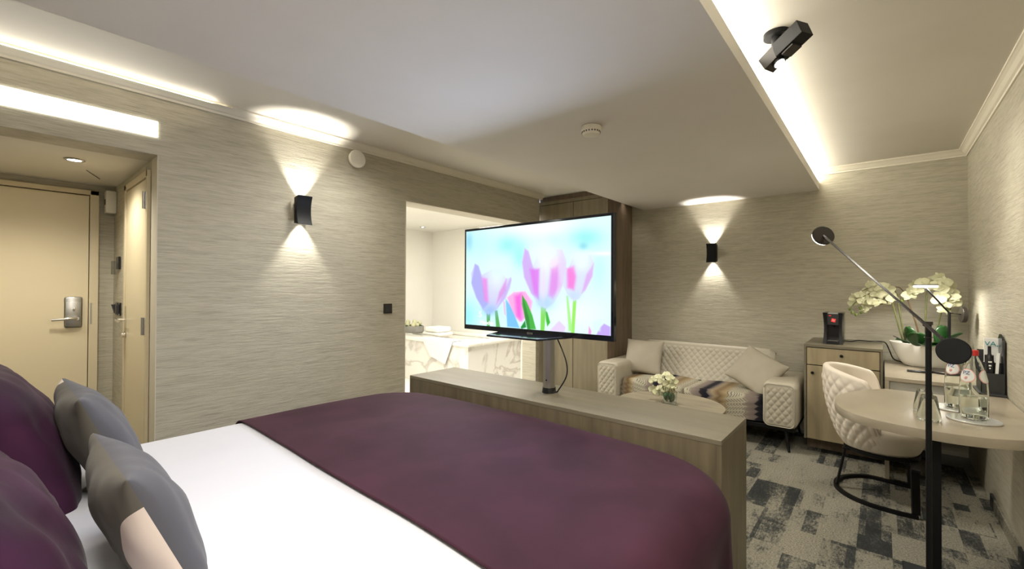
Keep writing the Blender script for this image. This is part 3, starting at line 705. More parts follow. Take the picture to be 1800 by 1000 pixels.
def pillow(name, m, c, nrm, up, w_, h_, T, label, cat, group=None, pinch=.07, wr=.006, seed=0, power=.42, n=34):
    nrm = Vector(nrm).normalized(); up = Vector(up); up = (up-nrm*up.dot(nrm)).normalized(); rt = up.cross(nrm)
    # local axes: X = width, Y = -normal.. +Y faces the front
    b = B(); V = {}
    for side in (1, -1):
        for i in range(n):
            for j in range(n):
                u, v = 2*i/(n-1)-1, 2*j/(n-1)-1
                edge = i in (0, n-1) or j in (0, n-1)
                if edge and side == -1: V[(side, i, j)] = V[(1, i, j)]; continue
                u_, v_ = math.sin(u*PI/2*.92)/math.sin(PI/2*.92), math.sin(v*PI/2*.92)/math.sin(PI/2*.92)
                x = w_/2*u_*(1-pinch*(1-v_*v_)*abs(u_)**3); z = h_/2*v_*(1-pinch*(1-u_*u_)*abs(v_)**3)
                th = 0 if edge else T/2*((1-u_*u_)*(1-v_*v_))**power
                q = noise.noise(Vector((x*9+seed, z*9, side*3)))*wr*(0 if edge else 1)+noise.noise(Vector((x*22, z*7+seed, side)))*wr*.6*(0 if edge else 1)
                V[(side, i, j)] = b.verts.new((x, side*(th+q), z))
    for side in (1, -1):
        for i in range(n-1):
            for j in range(n-1):
                f = [V[(side, i, j)], V[(side, i+1, j)], V[(side, i+1, j+1)], V[(side, i, j+1)]]
                try: b.faces.new(f if side == -1 else f[::-1])
                except ValueError: pass
    o = obj(name, b, m, smooth=180); tag(o, label, cat, group)
    # local +Y -> nrm, local +Z -> up, local +X -> up x nrm reversed handedness
    X = nrm.cross(up)
    o.matrix_world = Matrix(((X.x, nrm.x, up.x, c[0]), (X.y, nrm.y, up.y, c[1]), (X.z, nrm.z, up.z, c[2]), (0, 0, 0, 1)))
    return o
cushion_mat('grey_cushion_near', .225, -.13, .12, .24, -1)
cushion_mat('grey_cushion_far', -.22, .19, .05, .05, -1)
G_ = 'grey cushions on the bed'
pillow('throw_cushion', 'grey_cushion_near', (.25, 1.352, .755), (.92, 0, .39), (-.39, 0, .92), .43, .36, .15, 'grey cushion with pale patch, nearest on the bed', 'cushion', G_, seed=3, wr=.010)
pillow('throw_cushion', 'grey_cushion_far', (.245, 1.935, .80), (.92, 0, .39), (-.39, 0, .92), .44, .40, .15, 'plain grey cushion on the bed, farther from camera', 'cushion', G_, seed=9, wr=.010)
P_ = 'plum cushions on the bed'
pillow('bed_cushion', 'purple_cushion', (.015, 1.36, .75), (.93, 0, .34), (-.34, 0, .93), .60, .46, .22, 'large plum velvet cushion behind the nearer grey cushion', 'cushion', P_, seed=5, wr=.012, power=.4)
pillow('bed_cushion', 'purple_cushion', (.045, 2.05, .80), (.93, 0, .34), (-.34, 0, .93), .60, .56, .26, 'large plum velvet cushion behind the farther grey cushion', 'cushion', P_, seed=8, wr=.012, power=.4)

# ---------------------------------------------------------------- quilted upholstery helper
def quilt(s, t_, cw, ch, amp):
    a = s/cw+t_/ch; c = s/cw-t_/ch
    return amp*(abs(math.sin(PI*a))*abs(math.sin(PI*c)))**.5
# sofa
SX0, SX1 = 4.05, 4.80
t = thing('sofa', 'beige quilted sofa with zigzag patterned seat against far wall', 'sofa', (4.4, 1.38, 0))
for (y0, y1) in ((.51, .75), (2.02, 2.255)):
    b = B(); box(b, SX0, SX1-.03, y0, y1, .20, .555, .045, 5)
    arm = obj('armrest', b, 'leatherette', t, 60)
    b = B(); yw, zh = y1-y0, .35
    grid(b, 50, 70, lambda u, v: Vector((SX0-.001-quilt(yw*u, zh*v, .062, .075, .008)*min(1, 8*u, 8*(1-u), 8*v, 8*(1-v)), y0+.022+(yw-.044)*u, .222+.31*v)))
    obj('quilted_front', b, 'leatherette', arm, 180)
    b = B()
    r_ = .035; ys, ye, zs, ze = y0+.016, y1-.016, .212, .543; pts = []
    for cx_, cz_, a0 in ((ye-r_, ze-r_, 0), (ys+r_, ze-r_, 90), (ys+r_, zs+r_, 180), (ye-r_, zs+r_, 270)):
        for k in range(5): a = math.radians(a0+k*22.5); pts.append((SX0-.002, cx_+r_*math.cos(a), cz_+r_*math.sin(a)))
    pts.append(pts[0]); tube(b, pts, .004, seg=6, smooth=False); obj('piping', b, 'leatherette', arm, 180)
b = B()
def backf(u, v):
    y = .76+(2.02-.76)*u; edge = min(1, (u*(1-u)*4/.12)) if True else 1
    # v: 0 bottom front .. 1 top .. continues over the roll
    if v < .8:
        k = v/.8; x = 4.56+.10*k+.03*math.sin(k*PI*.5); z = .40+.31*k; nx, nz = -.95, .3
        q = quilt(y*1.0, .36*k, .060, .074, .007)*min(1, (1-k)*14+.2)
        x += nx*q
    else:
        a = (v-.8)/.2*PI*.95; x = 4.725-.035*math.cos(a); z = .71+.032*math.sin(a)
    z -= .012*(2*u-1)**4*0+.03*max(0, abs(2*u-1)-.93)/.07
    return Vector((x+.045*(2*u-1)**2*-.0, y, z))
grid(b, 260, 90, backf); obj('backrest', b, 'leatherette', t, 180)
b = B(); box(b, 4.70, 4.79, .78, 2.00, .22, .70, .02); obj('back_frame', b, 'leatherette', t, 40)
def seat_cushion(y0, y1):
    b = B()
    def f(u, v):
        y = y0+(y1-y0)*u; e = min(1, u/.05, (1-u)/.05); e = math.sqrt(max(0, 1-(1-e)**2)); crownz = .018*math.sin(PI*u)
        bow = .07*math.sin(PI*((y-.75)/(2.02-.75)))
        if v < .22: return Vector((4.10-bow+.01, y, .215+.13*v/.22*1.0))
        if v < .42:
            a = (v-.22)/.2*PI/2; return Vector((4.15-bow-.04*math.cos(a)*e-.0, y, .345+(.062+crownz)*math.sin(a)*(.75+.25*e)))
        k = (v-.42)/.58; return Vector((4.15-bow+(.52+bow)*k, y, .345+(.062+crownz)*(.75+.25*e)-.01*k))
    grid(b, 60, 60, f); return b
obj('seat_cushion', seat_cushion(.752, 1.385), 'zigzag_fabric', t, 180); obj('seat_cushion', seat_cushion(1.388, 2.018), 'zigzag_fabric', t, 180)
b = B(); box(b, 4.11, 4.75, .53, 2.23, .165, .20, .005); obj('base_frame', b, 'black_metal', t)
for (x, y, dx, dy) in ((4.17, .60, -.05, -.03), (4.17, 2.16, -.05, .03), (4.68, .60, .05, -.03), (4.68, 2.16, .05, .03)):
    b = B(); cyl(b, (x+dx, y+dy, .0), (x, y, .168), .009, .018, seg=12); obj('leg', b, 'black_metal', t, 40)
SC_ = 'beige cushions on the sofa'
pillow('sofa_cushion', 'cushion_beige', (4.46, 1.93, .585), (-.86, -.12, .38), (.38, .04, .9), .39, .37, .13, 'plain beige cushion upright against the left sofa armrest', 'cushion', SC_, seed=2)
pillow('sofa_cushion', 'cushion_beige', (4.40, .86, .575), (-.80, .12, .5), (.45, -.55, .80), .40, .36, .13, 'plain beige cushion tilted onto the right sofa armrest', 'cushion', SC_, seed=4)

# coffee table and its vase
CT = (3.46, 1.29)
t = thing('coffee_table', 'round wooden coffee table in front of the sofa', 'table', (CT[0], CT[1], 0))
b = B(); cyl(b, (CT[0], CT[1], .375), (CT[0], CT[1], .40), .405, bev=.003, seg=80); obj('tabletop', b, 'oak_table', t, 40)
b = B(); cyl(b, (CT[0], CT[1], .02), (CT[0], CT[1], .375), .03); obj('pedestal', b, 'black_metal', t, 40)
b = B(); cyl(b, (CT[0], CT[1], 0), (CT[0], CT[1], .02), .2, bev=.004, seg=48); obj('base', b, 'black_metal', t, 40)

# one orchid flower mesh reused everywhere
def flower_mesh():
    b = B()
    def petal(ang, L_, W_, lift):
        ca, sa = math.cos(ang), math.sin(ang)
        g = grid(b, 6, 5, lambda u, v: (lambda r, s: Vector((ca*r-sa*s, sa*r+ca*s, lift+.16*r-.35*r*r/L_*(1 if u > .5 else .9)+.25*abs(s)**1.5)))(L_*(.05+.95*u), W_*(2*v-1)*math.sin(PI*min(1, .12+.86*u))**.7))
    for a in (90, 210, 330): petal(math.radians(a), 1.0, .34, 0)
    for a in (12, 168): petal(math.radians(a), 1.08, .62, .04)
    petal(math.radians(270), .45, .2, .12)
    ball(b, (0, 0, .1), .13, seg=8)
    me = bpy.data.meshes.new('orchid_flower'); b.to_mesh(me); b.free(); me.materials.append(MATS['petal'])
    for p in me.polygons: p.use_smooth = True
    return me
FM = flower_mesh()
def flower(parent, p, facing, size):
    o = bpy.data.objects.new('flower', FM); COL.objects.link(o); o.parent = parent
    o.location = Vector(p)-wloc(parent); q = Vector(facing).to_track_quat('Z', 'Y'); o.rotation_mode = 'QUATERNION'
    from mathutils import Quaternion
    o.rotation_quaternion = q @ Quaternion((0, 0, 1), random.uniform(-.5, .5)); o.scale = (size,)*3
    return o
t = thing('flower_vase', 'small square glass vase of white orchids on coffee table', 'vase', (CT[0], CT[1], .401))
b = B(); s_ = .048
ax, ay, az = Vector((.87, .5, 0)), Vector((-.5, .87, 0)), Vector((0, 0, 1)); vc = Vector((CT[0]-.02, CT[1]-.01, .401))
for sx, sy in ((1, 0), (-1, 0), (0, 1), (0, -1)):
    obox(b, vc+ax*sx*s_+ay*sy*s_+az*.05, ax, ay, az, .004 if sx else 2*s_-.004, .004 if sy else 2*s_+.004, .10)
obox(b, vc+az*.004, ax, ay, az, 2*s_-.004, 2*s_-.004, .006); obj('glass', b, 'clear_glass', t)
b = B()
for i in range(9):
    a = i*.7; tube(b, [vc+Vector((.02*math.cos(a), .02*math.sin(a), .02)), vc+Vector((.035*math.cos(a+1), .035*math.sin(a+1), .08)), vc+Vector((.05*math.cos(a+1.6), .05*math.sin(a+1.6), .14))], .003, seg=6)
obj('stems', b, 'stem_green', t, 180)
b = B()
for i in range(10):
    a = i*1.3; ball(b, vc+Vector((.028*math.cos(a), .028*math.sin(a), .05+.005*(i % 4))), .026, 1, .6, 1.2, seg=8)
obj('leaves', b, 'leaf_green', t, 180)
tocam = (CO-vc).normalized()
for i, (fx, fz) in enumerate(((1158, 663), (1170, 658), (1148, 668), (1178, 664), (1164, 672), (1176, 674), (1184, 670), (1160, 682), (1170, 684), (1154, 690), (1166, 692), (1148, 684), (1181, 680))):
    p = at(fx, fz, x=vc.x+.03-.012*(i % 5)); flower(t, p, tocam+Vector((random.uniform(-.6, .6), random.uniform(-.6, .6), random.uniform(-.1, .7))), .036)

# ---------------------------------------------------------------- chest of drawers
t = thing('chest_of_drawers', 'oak cabinet with one drawer over a door beside the sofa', 'cabinet', (4.56, .24, 0))
b = B(); box(b, 4.255, XF-.004, 0.012, .468, .11, .84); obj('body', b, 'dark_gap', t)
b = B(); box(b, 4.235, XF-.004, -.002, .484, .842, .862, .001); box(b, 4.235, XF-.004, .468, .484, .11, .842, .001); box(b, 4.235, XF-.004, -.002, .012, .11, .842, .001); obj('outer_casing', b, 'oak_flat', t)
b = B(); box(b, 4.40, XF-.004, .0, .48, 0, .11); obj('plinth', b, 'walnut_side', t)
b = B(); box(b, 4.240, 4.256, .016, .464, .703, .836, .001); dr = obj('drawer', b, 'oak_gold', t)
b = B(); kp = at(1479, 626, x=4.235); cyl(b, (4.241, kp.y, kp.z), (4.224, kp.y, kp.z), .011, seg=20, bev=.003); obj('knob', b, 'black_metal', dr, 40)
b = B(); box(b, 4.240, 4.256, .016, .464, .113, .696, .001); dr = obj('door', b, 'oak_gold', t)
b = B(); kp = at(1428, 655, x=4.235); cyl(b, (4.241, kp.y, kp.z), (4.224, kp.y, kp.z), .011, seg=20, bev=.003); obj('knob', b, 'black_metal', dr, 40)

# coffee machine
EX, EY = 4.36, .305
t = thing('coffee_machine', 'small black capsule coffee machine on the oak chest', 'coffee machine', (4.45, EY, .8625))
b = B()
for y0, y1, fl in ((EY-.066, EY-.040, -1), (EY+.040, EY+.066, 1)):
    def wing(u, v):
        x = EX+.0+.24*u; y = (y0+y1)/2; return Vector((x, y, .8625+.25*v))
    pr = [(y0, .8625), (y1, .8625), (y1-.0, 1.112), (y0, 1.112)]
    bm2 = bmesh.new()
    rows = []
    for k in range(9):
        v = k/8; cc = .008*math.sin(PI*v)*fl; yo = (y1 if fl > 0 else y0)-cc; yi = (y0 if fl > 0 else y1); z = .8635+.25*v
        rows.append([bm2.verts.new((EX+.01*math.sin(PI*v), yo, z)), bm2.verts.new((EX+.01*math.sin(PI*v), yi, z)), bm2.verts.new((EX+.25, yi, z)), bm2.verts.new((EX+.25, yo, z))])
    for a, c in zip(rows, rows[1:]):
        for k in range(4): bm2.faces.new((a[k], a[(k+1) % 4], c[(k+1) % 4], c[k]))
    bm2.faces.new(rows[0]); bm2.faces.new(rows[-1]); bmesh.ops.recalc_face_normals(bm2, faces=bm2.faces[:]); merge(b, bm2)
box(b, EX+.10, EX+.25, EY-.045, EY+.045, .8635, 1.112); obj('body', b, 'black_plastic', t, 40)
b = B(); box(b, EX+.02, EX+.12, EY-.040, EY+.040, 1.015, 1.113, .003); hd = obj('brew_head', b, 'grey_plastic', t)
b = B(); box(b, EX+.0185, EX+.11, EY-.033, EY+.033, 1.104, 1.1145, .001); obj('capsule_lever', b, 'brushed_steel', hd)
b = B(); cyl(b, (EX+.055, EY, 1.016), (EX+.055, EY, .998), .012, .009); obj('spout', b, 'black_plastic', hd)
b = B(); obox(b, (EX+.0185, EY-.004, 1.053), Vector((1, 0, 0)), Vector((0, 1, .2)).normalized(), Vector((0, -.2, 1)).normalized(), .002, .028, .028, .0009); lg = obj('logo_patch', b, 'red_logo', hd)
text('logo_script', 'ily', .022, (EX+.0168, EY-.004, 1.054), (0, -1, 0), (0, 0, 1), 'paper', hd, .0003)
b = B(); box(b, EX+.0178, EX+.0195, EY+.012, EY+.026, 1.086, 1.093); obj('indicator', b, 'red_logo', hd)
b = B(); box(b, EX-.006, EX+.11, EY-.042, EY+.042, .8635, .890, .004); dt = obj('drip_tray', b, 'black_plastic', t)
b = B(); box(b, EX-.002, EX+.09, EY-.034, EY+.034, .890, .892); obj('tray_grille', b, 'brushed_steel', dt)
b = B(); box(b, EX+.07, EX+.24, EY-.0705, EY-.0668, .875, 1.105, .001); obj('water_tank', b, 'smoked_acrylic', t)
b = B()
cp = [(4.62, .24, .872), (4.66, .20, .868), (4.70, .15, .876), (4.74, .08, .872), (4.76, .02, .874), (4.77, -.02, .862), (4.78, -.045, .80), (4.78, -.07, .735), (4.78, -.12, .716), (4.72, -.15, .716)]
tube(b, cp, .0045); tag(obj('power_cable', b, 'black_plastic', smooth=180), 'black cable trailing from coffee machine down to the desk', 'cable')

# ---------------------------------------------------------------- desk unit at the far wall
t = thing('wall_desk', 'light wooden desk against far wall with open shelf below', 'desk', (4.4, -.26, 0))
b = B(); box(b, 3.93, XF-.004, YR+.003, -.012, .685, .71, .0015); obj('desktop', b, 'desk_laminate', t)
b = B(); box(b, 3.93, XF-.004, -.034, -.012, .0, .684); obj('side_panel', b, 'desk_laminate', t)
b = B(); box(b, 4.35, XF-.004, YR+.003, -.036, .40, .684); obj('back_panel', b, 'niche_grey', t)
b = B(); box(b, 3.955, 3.972, YR+.003, -.036, .56, .684); obj('niche_fill_panel', b, 'niche_grey', t)  # added grey sheet standing in for the lighter inside of the open niche
b = B(); box(b, 3.975, XF-.004, YR+.003, -.036, .50, .52); obj('shelf', b, 'niche_grey', t)

# half round table with black steel leg
t = thing('round_end_table', 'pale wood table with rounded end fixed to the right wall', 'table', (2.9, -.2, 0))
key = [(3.342, -.014), (3.206, .087), (3.072, .152), (2.95, .188), (2.838, .190), (2.73, .176), (2.64, .145), (2.568, .098), (2.515, .03), (2.486, -.053), (2.473, -.136), (2.469, -.215), (2.490, -.318), (2.545, -.415), (2.63, -.505)]
P = [Vector((x, y, 0)) for x, y in key]; poly = []
for i in range(len(P)-1):
    p0, p1, p2, p3 = P[max(i-1, 0)], P[i], P[i+1], P[min(i+2, len(P)-1)]
    for k in range(5):
        s = k/5; q = .5*((2*p1)+(p2-p0)*s+(2*p0-5*p1+4*p2-p3)*s*s+(3*p1-p0-3*p2+p3)*s**3); poly.append((q.x, q.y))
poly += [(2.63, -.505), (3.925, -.505), (3.925, -.385), (3.36, -.385), (3.342, -.36)]
b = B(); prism(b, poly, .690, .730, .002); obj('tabletop', b, 'desk_laminate', t, 30)
lg_ = at(1646, 790, z=.66); lx = 2.66; lg_ = at(1647, 800, x=lx)
b = B(); box(b, lx-.03, lx+.03, lg_.y-.012, lg_.y+.026, .012, .6895, .002); obj('leg', b, 'black_metal', t)
b = B(); box(b, lx-.12, lx+.16, lg_.y-.10, lg_.y+.11, .0, .012, .002); obj('foot_plate', b, 'black_metal', t)
b = B(); box(b, lx-.10, lx+.5, lg_.y-.04, lg_.y+.05, .678, .6895); obj('mounting_plate', b, 'black_metal', t)

# ---------------------------------------------------------------- barrel chair
HC = Vector((3.68, .005, 0))
t = thing('barrel_chair', 'cream quilted barrel chair on a black ring base', 'chair', HC)
AX = math.radians(88)          # direction of the middle of the backrest
SHC = Vector((3.665, .045, 0))
def shell(u, v, off=0.0, q=0.0):
    """u around (0..1), v from bottom to rim"""
    sp_ = math.radians(204); an = AX+(u-.5)*sp_
    side = abs(2*u-1); top = .785-.085*side**2-.20*max(0, (side-.80)/.20)**2.4
    z = .30+(top-.30)*v
    k = (z-.30)/.47
    r = .155+.075*math.sin(min(1, k*1.25)*PI/2)**.8+.035*k+off+q
    return SHC+Vector((r*math.cos(an), r*math.sin(an), z))
b = B(); n1, n2 = 170, 60
def outer(u, v): return shell(u, v, 0, quilt(u*.92, v*.46, .070, .088, .012)*min(1, v*8, (1-v)*8))
go = grid(b, n1, n2, outer)
gi = grid(b, n1, n2, lambda u, v: shell(u, v, -.042+.010*(1-v)))
for i in range(n1-1):
    # rounded rim between outer and inner skins
    pass
def rimrow(i):
    a, c = go[i][-1].co, gi[i][-1].co; m_ = (a+c)/2; h = (a-c)/2
    return [b.verts.new(m_+h*math.cos(k*PI/6)+Vector((0, 0, .021*math.sin(k*PI/6)))) for k in range(1, 6)]
rr = [rimrow(i) for i in range(n1)]
for i in range(n1-1):
    A_ = [go[i][-1]]+rr[i]+[gi[i][-1]]; C_ = [go[i+1][-1]]+rr[i+1]+[gi[i+1][-1]]
    for k in range(6): b.faces.new((A_[k], A_[k+1], C_[k+1], C_[k]))
for i in (0, n1-1):
    prev = None
    for j in range(n2-1): b.faces.new((go[i][j], go[i][j+1], gi[i][j+1], gi[i][j]))
    b.faces.new([go[i][-1]]+rr[i]+[gi[i][-1]])
obj('shell_back', b, 'chair_cream', t, 180)
b = B(); lathe(b, [(0, .292), (.17, .292), (.185, .31), (.225, .40), (.226, .43), (.215, .455), (.17, .468), (0, .472)], HC, 64); obj('seat', b, 'chair_cream', t, 60)
b = B(); cyl(b, HC+Vector((0, 0, .272)), HC+Vector((0, 0, .292)), .185, seg=48); obj('seat_frame', b, 'black_metal', t, 40)
b = B()
ringp = [(3.405, -.155), (3.40, -.05), (3.425, .08), (3.50, .18), (3.61, .235), (3.73, .235), (3.84, .185), (3.925, .08), (3.915, -.05), (3.90, -.155)]
P = [Vector((x, y, .011)) for x, y in ringp]; pts = []
for i in range(len(P)-1):
    p0, p1, p2, p3 = P[max(i-1, 0)], P[i], P[i+1], P[min(i+2, len(P)-1)]
    for k in range(6):
        s = k/6; pts.append(.5*((2*p1)+(p2-p0)*s+(2*p0-5*p1+4*p2-p3)*s*s+(3*p1-p0-3*p2+p3)*s**3))
pts.append(P[-1]); rings = []
for i, p in enumerate(pts):
    d_ = (pts[min(i+1, len(pts)-1)]-pts[max(i-1, 0)]).normalized(); s = Vector((-d_.y, d_.x, 0))*.011; uz = Vector((0, 0, .0105))
    rings.append([b.verts.new(p+s+uz), b.verts.new(p-s+uz), b.verts.new(p-s-uz), b.verts.new(p+s-uz)])
for a, c in zip(rings, rings[1:]):
    for k in range(4): b.faces.new((a[k], a[(k+1) % 4], c[(k+1) % 4], c[k]))
b.faces.new(rings[0]); b.faces.new(rings[-1]); obj('ring_base', b, 'black_metal', t)
def flatleg(p, q, w_=.034, th=.012):
    p = Vector(p); q = Vector(q); d_ = (q-p).normalized(); s = Vector((-(q-HC).y, (q-HC).x, 0)).normalized(); n_ = d_.cross(s)
    b = B(); obox(b, (p+q)/2, d_, s, n_, (q-p).length, w_, th, .001); return b
obj('leg', flatleg((3.62, .232, .021), (3.645, .185, .278), .026), 'black_metal', t)
obj('leg', flatleg((3.408, -.145, .021), (3.418, -.140, .278), .040), 'black_metal', t)
obj('leg', flatleg((3.905, -.145, .021), (3.895, -.140, .278), .040), 'black_metal', t)
b = B(); box(b, 3.40, 3.91, -.165, -.125, .262, .278, .002); box(b, 3.60, 3.73, -.14, .20, .262, .2715, .001); obj('cross_frame', b, 'black_metal', t)

# ---------------------------------------------------------------- orchid bowl
OC = Vector((4.64, -.265, .711))
t = thing('orchid_planter', 'white boat shaped bowl of pale yellow orchids on wall desk', 'plant', OC)
b = B(); n = 64
def bowlr(a, h, inner=0):
    k = (h/.175); rl = .12+.105*k**.6-inner; rw = .055+.060*k**.6-inner
    return OC+Vector((rw*math.cos(a), rl*math.sin(a), h+.010*k*math.sin(a)**2))
rows = []
hs = [0, .01, .03, .06, .1, .14, .175]
for h in hs: rows.append([b.verts.new(bowlr(2*PI*i/n, h)) for i in range(n)])
rows.append([b.verts.new(bowlr(2*PI*i/n, .177, .004)) for i in range(n)])
for h in (.17, .14, .11): rows.append([b.verts.new(bowlr(2*PI*i/n, h, .009)) for i in range(n)])
for a, c in zip(rows, rows[1:]):
    for i in range(n): b.faces.new((a[i], a[(i+1) % n], c[(i+1) % n], c[i]))
b.faces.new(rows[0][::-1]); obj('bowl', b, 'ceramic_white', t, 60)
b = B(); lathe(b, [(0, .158), (.19, .150), (.192, .12), (0, .12)], OC, 40, sx=.5, sy=1.05); obj('moss', b, 'moss', t, 180)
PX = 4.62
def pp_(pts, x0=PX, dx=0.0): return [at(px, py, x=x0+dx*i/(max(1, len(pts)-1))) for i, (px, py) in enumerate(pts)]
stems = [
    [(1590, 608), (1580, 575), (1572, 545), (1564, 525), (1545, 512), (1520, 520), (1500, 535), (1494, 545)],
    [(1594, 608), (1586, 575), (1580, 540), (1576, 515), (1562, 503), (1540, 500), (1515, 512)],
    [(1620, 610), (1612, 575), (1602, 545), (1592, 518), (1580, 505), (1566, 506)],
    [(1628, 610), (1627, 560), (1629, 520), (1634, 500), (1650, 493), (1668, 505), (1676, 525), (1670, 545)],
    [(1640, 610), (1648, 575), (1656, 545), (1668, 520), (1678, 515), (1684, 535)],
    [(1668, 608), (1669, 575), (1668, 545)]]
for k, sp in enumerate(stems):
    b = B(); tube(b, pp_(sp, PX-.02+.015*k, -.06+.02*(k % 3)), .006, seg=8, r1=.003); st = obj('flower_stem', b, 'stem_green' if k not in (2, 5) else 'stem_stake', t, 180)
bp_ = [(1498, 549), (1505, 553), (1514, 549), (1494, 543), (1512, 541), (1586, 528), (1665, 545), (1672, 540), (1600, 614)]
b = B(); s1 = at(1498, 552, x=PX)
for k, (px, py) in enumerate(bp_[:7]):
    b = B(); ball(b, at(px, py, x=PX-.04), .011, 1, 1, 1.3, seg=10); obj('flower_bud', b, 'bud_green', t, 180)
fl_pos = [(1504, 524), (1500, 533), (1512, 519), (1516, 530), (1524, 512), (1530, 522), (1537, 508), (1530, 500), (1524, 538), (1518, 544), (1541, 517), (1548, 505), (1552, 520), (1562, 517), (1545, 530), (1534, 532), (1556, 530), (1570, 524), (1560, 508),
          (1602, 511), (1608, 500), (1599, 519), (1614, 512), (1621, 496), (1642, 492), (1650, 487), (1658, 497), (1646, 503), (1668, 503), (1662, 512), (1654, 520), (1650, 528), (1672, 515), (1668, 528), (1676, 523), (1663, 536), (1677, 534), (1660, 545), (1655, 508), (1640, 505)]
for k, (px, py) in enumerate(fl_pos):
    p = at(px, py, x=PX-.03-.02*(k % 4)); flower(t, p, (CO-p).normalized()+Vector((random.uniform(-.7, .5), random.uniform(-.7, .7), random.uniform(-.5, .5))), random.uniform(.036, .052))
def leaf(px, py, x0, dirv, L_, W_, curl):
    L_ *= 1.25; W_ *= 1.2
    base = at(px, py, x=x0); d_ = Vector(dirv).normalized(); s = d_.cross(Vector((0, 0, 1))); s = (s if s.length > .05 else Vector((0, 1, 0))).normalized(); n_ = s.cross(d_)
    b = B(); grid(b, 12, 7, lambda u, v: base+d_*(L_*u)-n_*(curl*L_*u*u)*-1+s*(W_*(2*v-1)*math.sin(PI*min(1, .08+.9*u))**.6)+n_*(.25*W_*(2*v-1)**2)-Vector((0, 0, .22*L_*u*u)))
    o = obj('leaf', b, 'leaf_green', t, 180); md = o.modifiers.new('s', 'SOLIDIFY'); md.thickness = .002
for a_ in ((1604, 607, 4.56, (-.2, .28, 1), .15, .050, .1), (1612, 608, 4.52, (-.5, .05, .8), .13, .052, .0), (1622, 608, 4.58, (-.2, -.25, .9), .11, .045, .0), (1640, 610, 4.54, (-.5, -.3, .3), .13, .045, .0),
           (1656, 607, 4.58, (-.15, -.12, 1), .15, .052, .1), (1662, 606, 4.60, (-.3, -.5, .75), .13, .045, .0), (1605, 608, 4.6, (.0, .6, .4), .10, .04, 0), (1628, 610, 4.52, (-.6, -.05, .2), .12, .045, 0)): leaf(*a_)
b = B(); tube(b, pp_([(1592, 604), (1582, 596), (1570, 590)], 4.6), .006, seg=8, r1=.004); obj('aerial_root', b, 'bronze_metal', t, 180)

# ---------------------------------------------------------------- pivoting disc lamps
def disc(c, nrm, r, th, bev=.002):
    c = Vector(c); nrm = Vector(nrm).normalized(); b = B(); cyl(b, c-nrm*th/2, c+nrm*th/2, r, seg=56, bev=bev); return b
# table lamp
t = thing('table_lamp', 'bronze disc lamp glowing over the orchid bowl on wall desk', 'lamp', (4.42, -.35, .71))
lb = Vector((4.40, -.352, .7105))
b = B(); cyl(b, lb, lb+Vector((0, 0, .016)), .115, seg=56, bev=.003); obj('base', b, 'bronze_metal', t, 40)
pt_ = at(1672, 549, x=lb.x); pt_ = Vector((lb.x, lb.y-.012, pt_.z))
b = B(); cyl(b, lb+Vector((0, -.012, .016)), pt_, .0085, seg=20); obj('pole', b, 'black_metal', t, 40)
hd_ = at(1627, 505, x=4.30); cw = at(1693, 553, x=4.43)
b = B(); tube(b, [cw, pt_+Vector((0, 0, -.004)), hd_+Vector((.0, -.0, -.004))], .0055, smooth=False); obj('arm', b, 'black_metal', t, 60)
b = disc(cw, (.18, -1, 0), .056, .024); obj('counterweight', b, 'bronze_metal', t, 40)
hd_.z = 1.336
b = disc(hd_, (0, 0, 1), .068, .010); hh = obj('lamp_head', b, 'brushed_steel', t, 40)
b = disc(hd_-Vector((0, 0, .010)), (0, 0, 1), .065, .011); obj('diffuser', b, 'lamp_led', hh, 40)
b = B(); tube(b, [(4.34, -.30, .722), (4.30, -.24, .718)], .006, smooth=False); box(b, 4.27, 4.31, -.235, -.135, .7105, .724, .006, 3); obj('inline_dimmer', b, 'black_plastic', t, 60)
light('table_lamp_light', 'AREA', hd_-Vector((0, 0, .022)), 2.0, (1, .96, .88), (0, 0, -1), size=.13)
# floor lamp
t = thing('floor_lamp', 'tall dark floor lamp with long tilted arm, in front of the table', 'lamp', (2.2, -.13, 0))
fp = Vector((2.2, -.128, 1.172))
b = B(); cyl(b, (2.2, -.128, .0), (2.2, -.128, .018), .14, seg=56, bev=.003); obj('base', b, 'bronze_metal', t, 40)
b = B(); cyl(b, (2.2, -.128, .018), fp+Vector((0, 0, .012)), .0088, seg=24, bev=.002); obj('pole', b, 'black_metal', t, 40)
b = B(); cyl(b, fp+Vector((0, 0, -.045)), fp+Vector((0, 0, -.043)), .0125, seg=24); cyl(b, fp+Vector((0, 0, .002)), fp+Vector((0, 0, .014)), .0125, seg=24); tube(b, [fp+Vector((0, 0, .006)), fp+Vector((-.02, .012, .002))], .006, smooth=False); obj('pivot', b, 'bronze_metal', t, 40)
def cam_at(px, py, d): return CO+(CF+CR*((px-900)/FPX)-CU*((py-500)/FPX))*d
hf = cam_at(1447, 414, 2.45)
piv = cam_at(1628, 571, 1.575); dirn = (piv-hf).normalized()
cwf = piv+dirn*.17
b = B(); tube(b, [hf, cwf], .0066, smooth=False); obj('arm', b, 'arm_metal', t, 60)
nv = (CO-cwf).normalized()
cc_ = cam_at(1676, 617, (cwf-CO).dot(CF)-.012)
b = disc(cc_, nv-CR*.12-CU*.05, .042, .018, .003); obj('counterweight', b, 'black_metal', t, 40)
nh = ((CO-hf).normalized()+CR*.45+CU*.38).normalized()
b = disc(hf, nh, .055, .016, .003); hh = obj('lamp_head', b, 'bronze_metal', t, 40)
b = disc(hf-nh*.0115, nh, .052, .007); obj('diffuser', b, 'lamp_led', hh, 40)

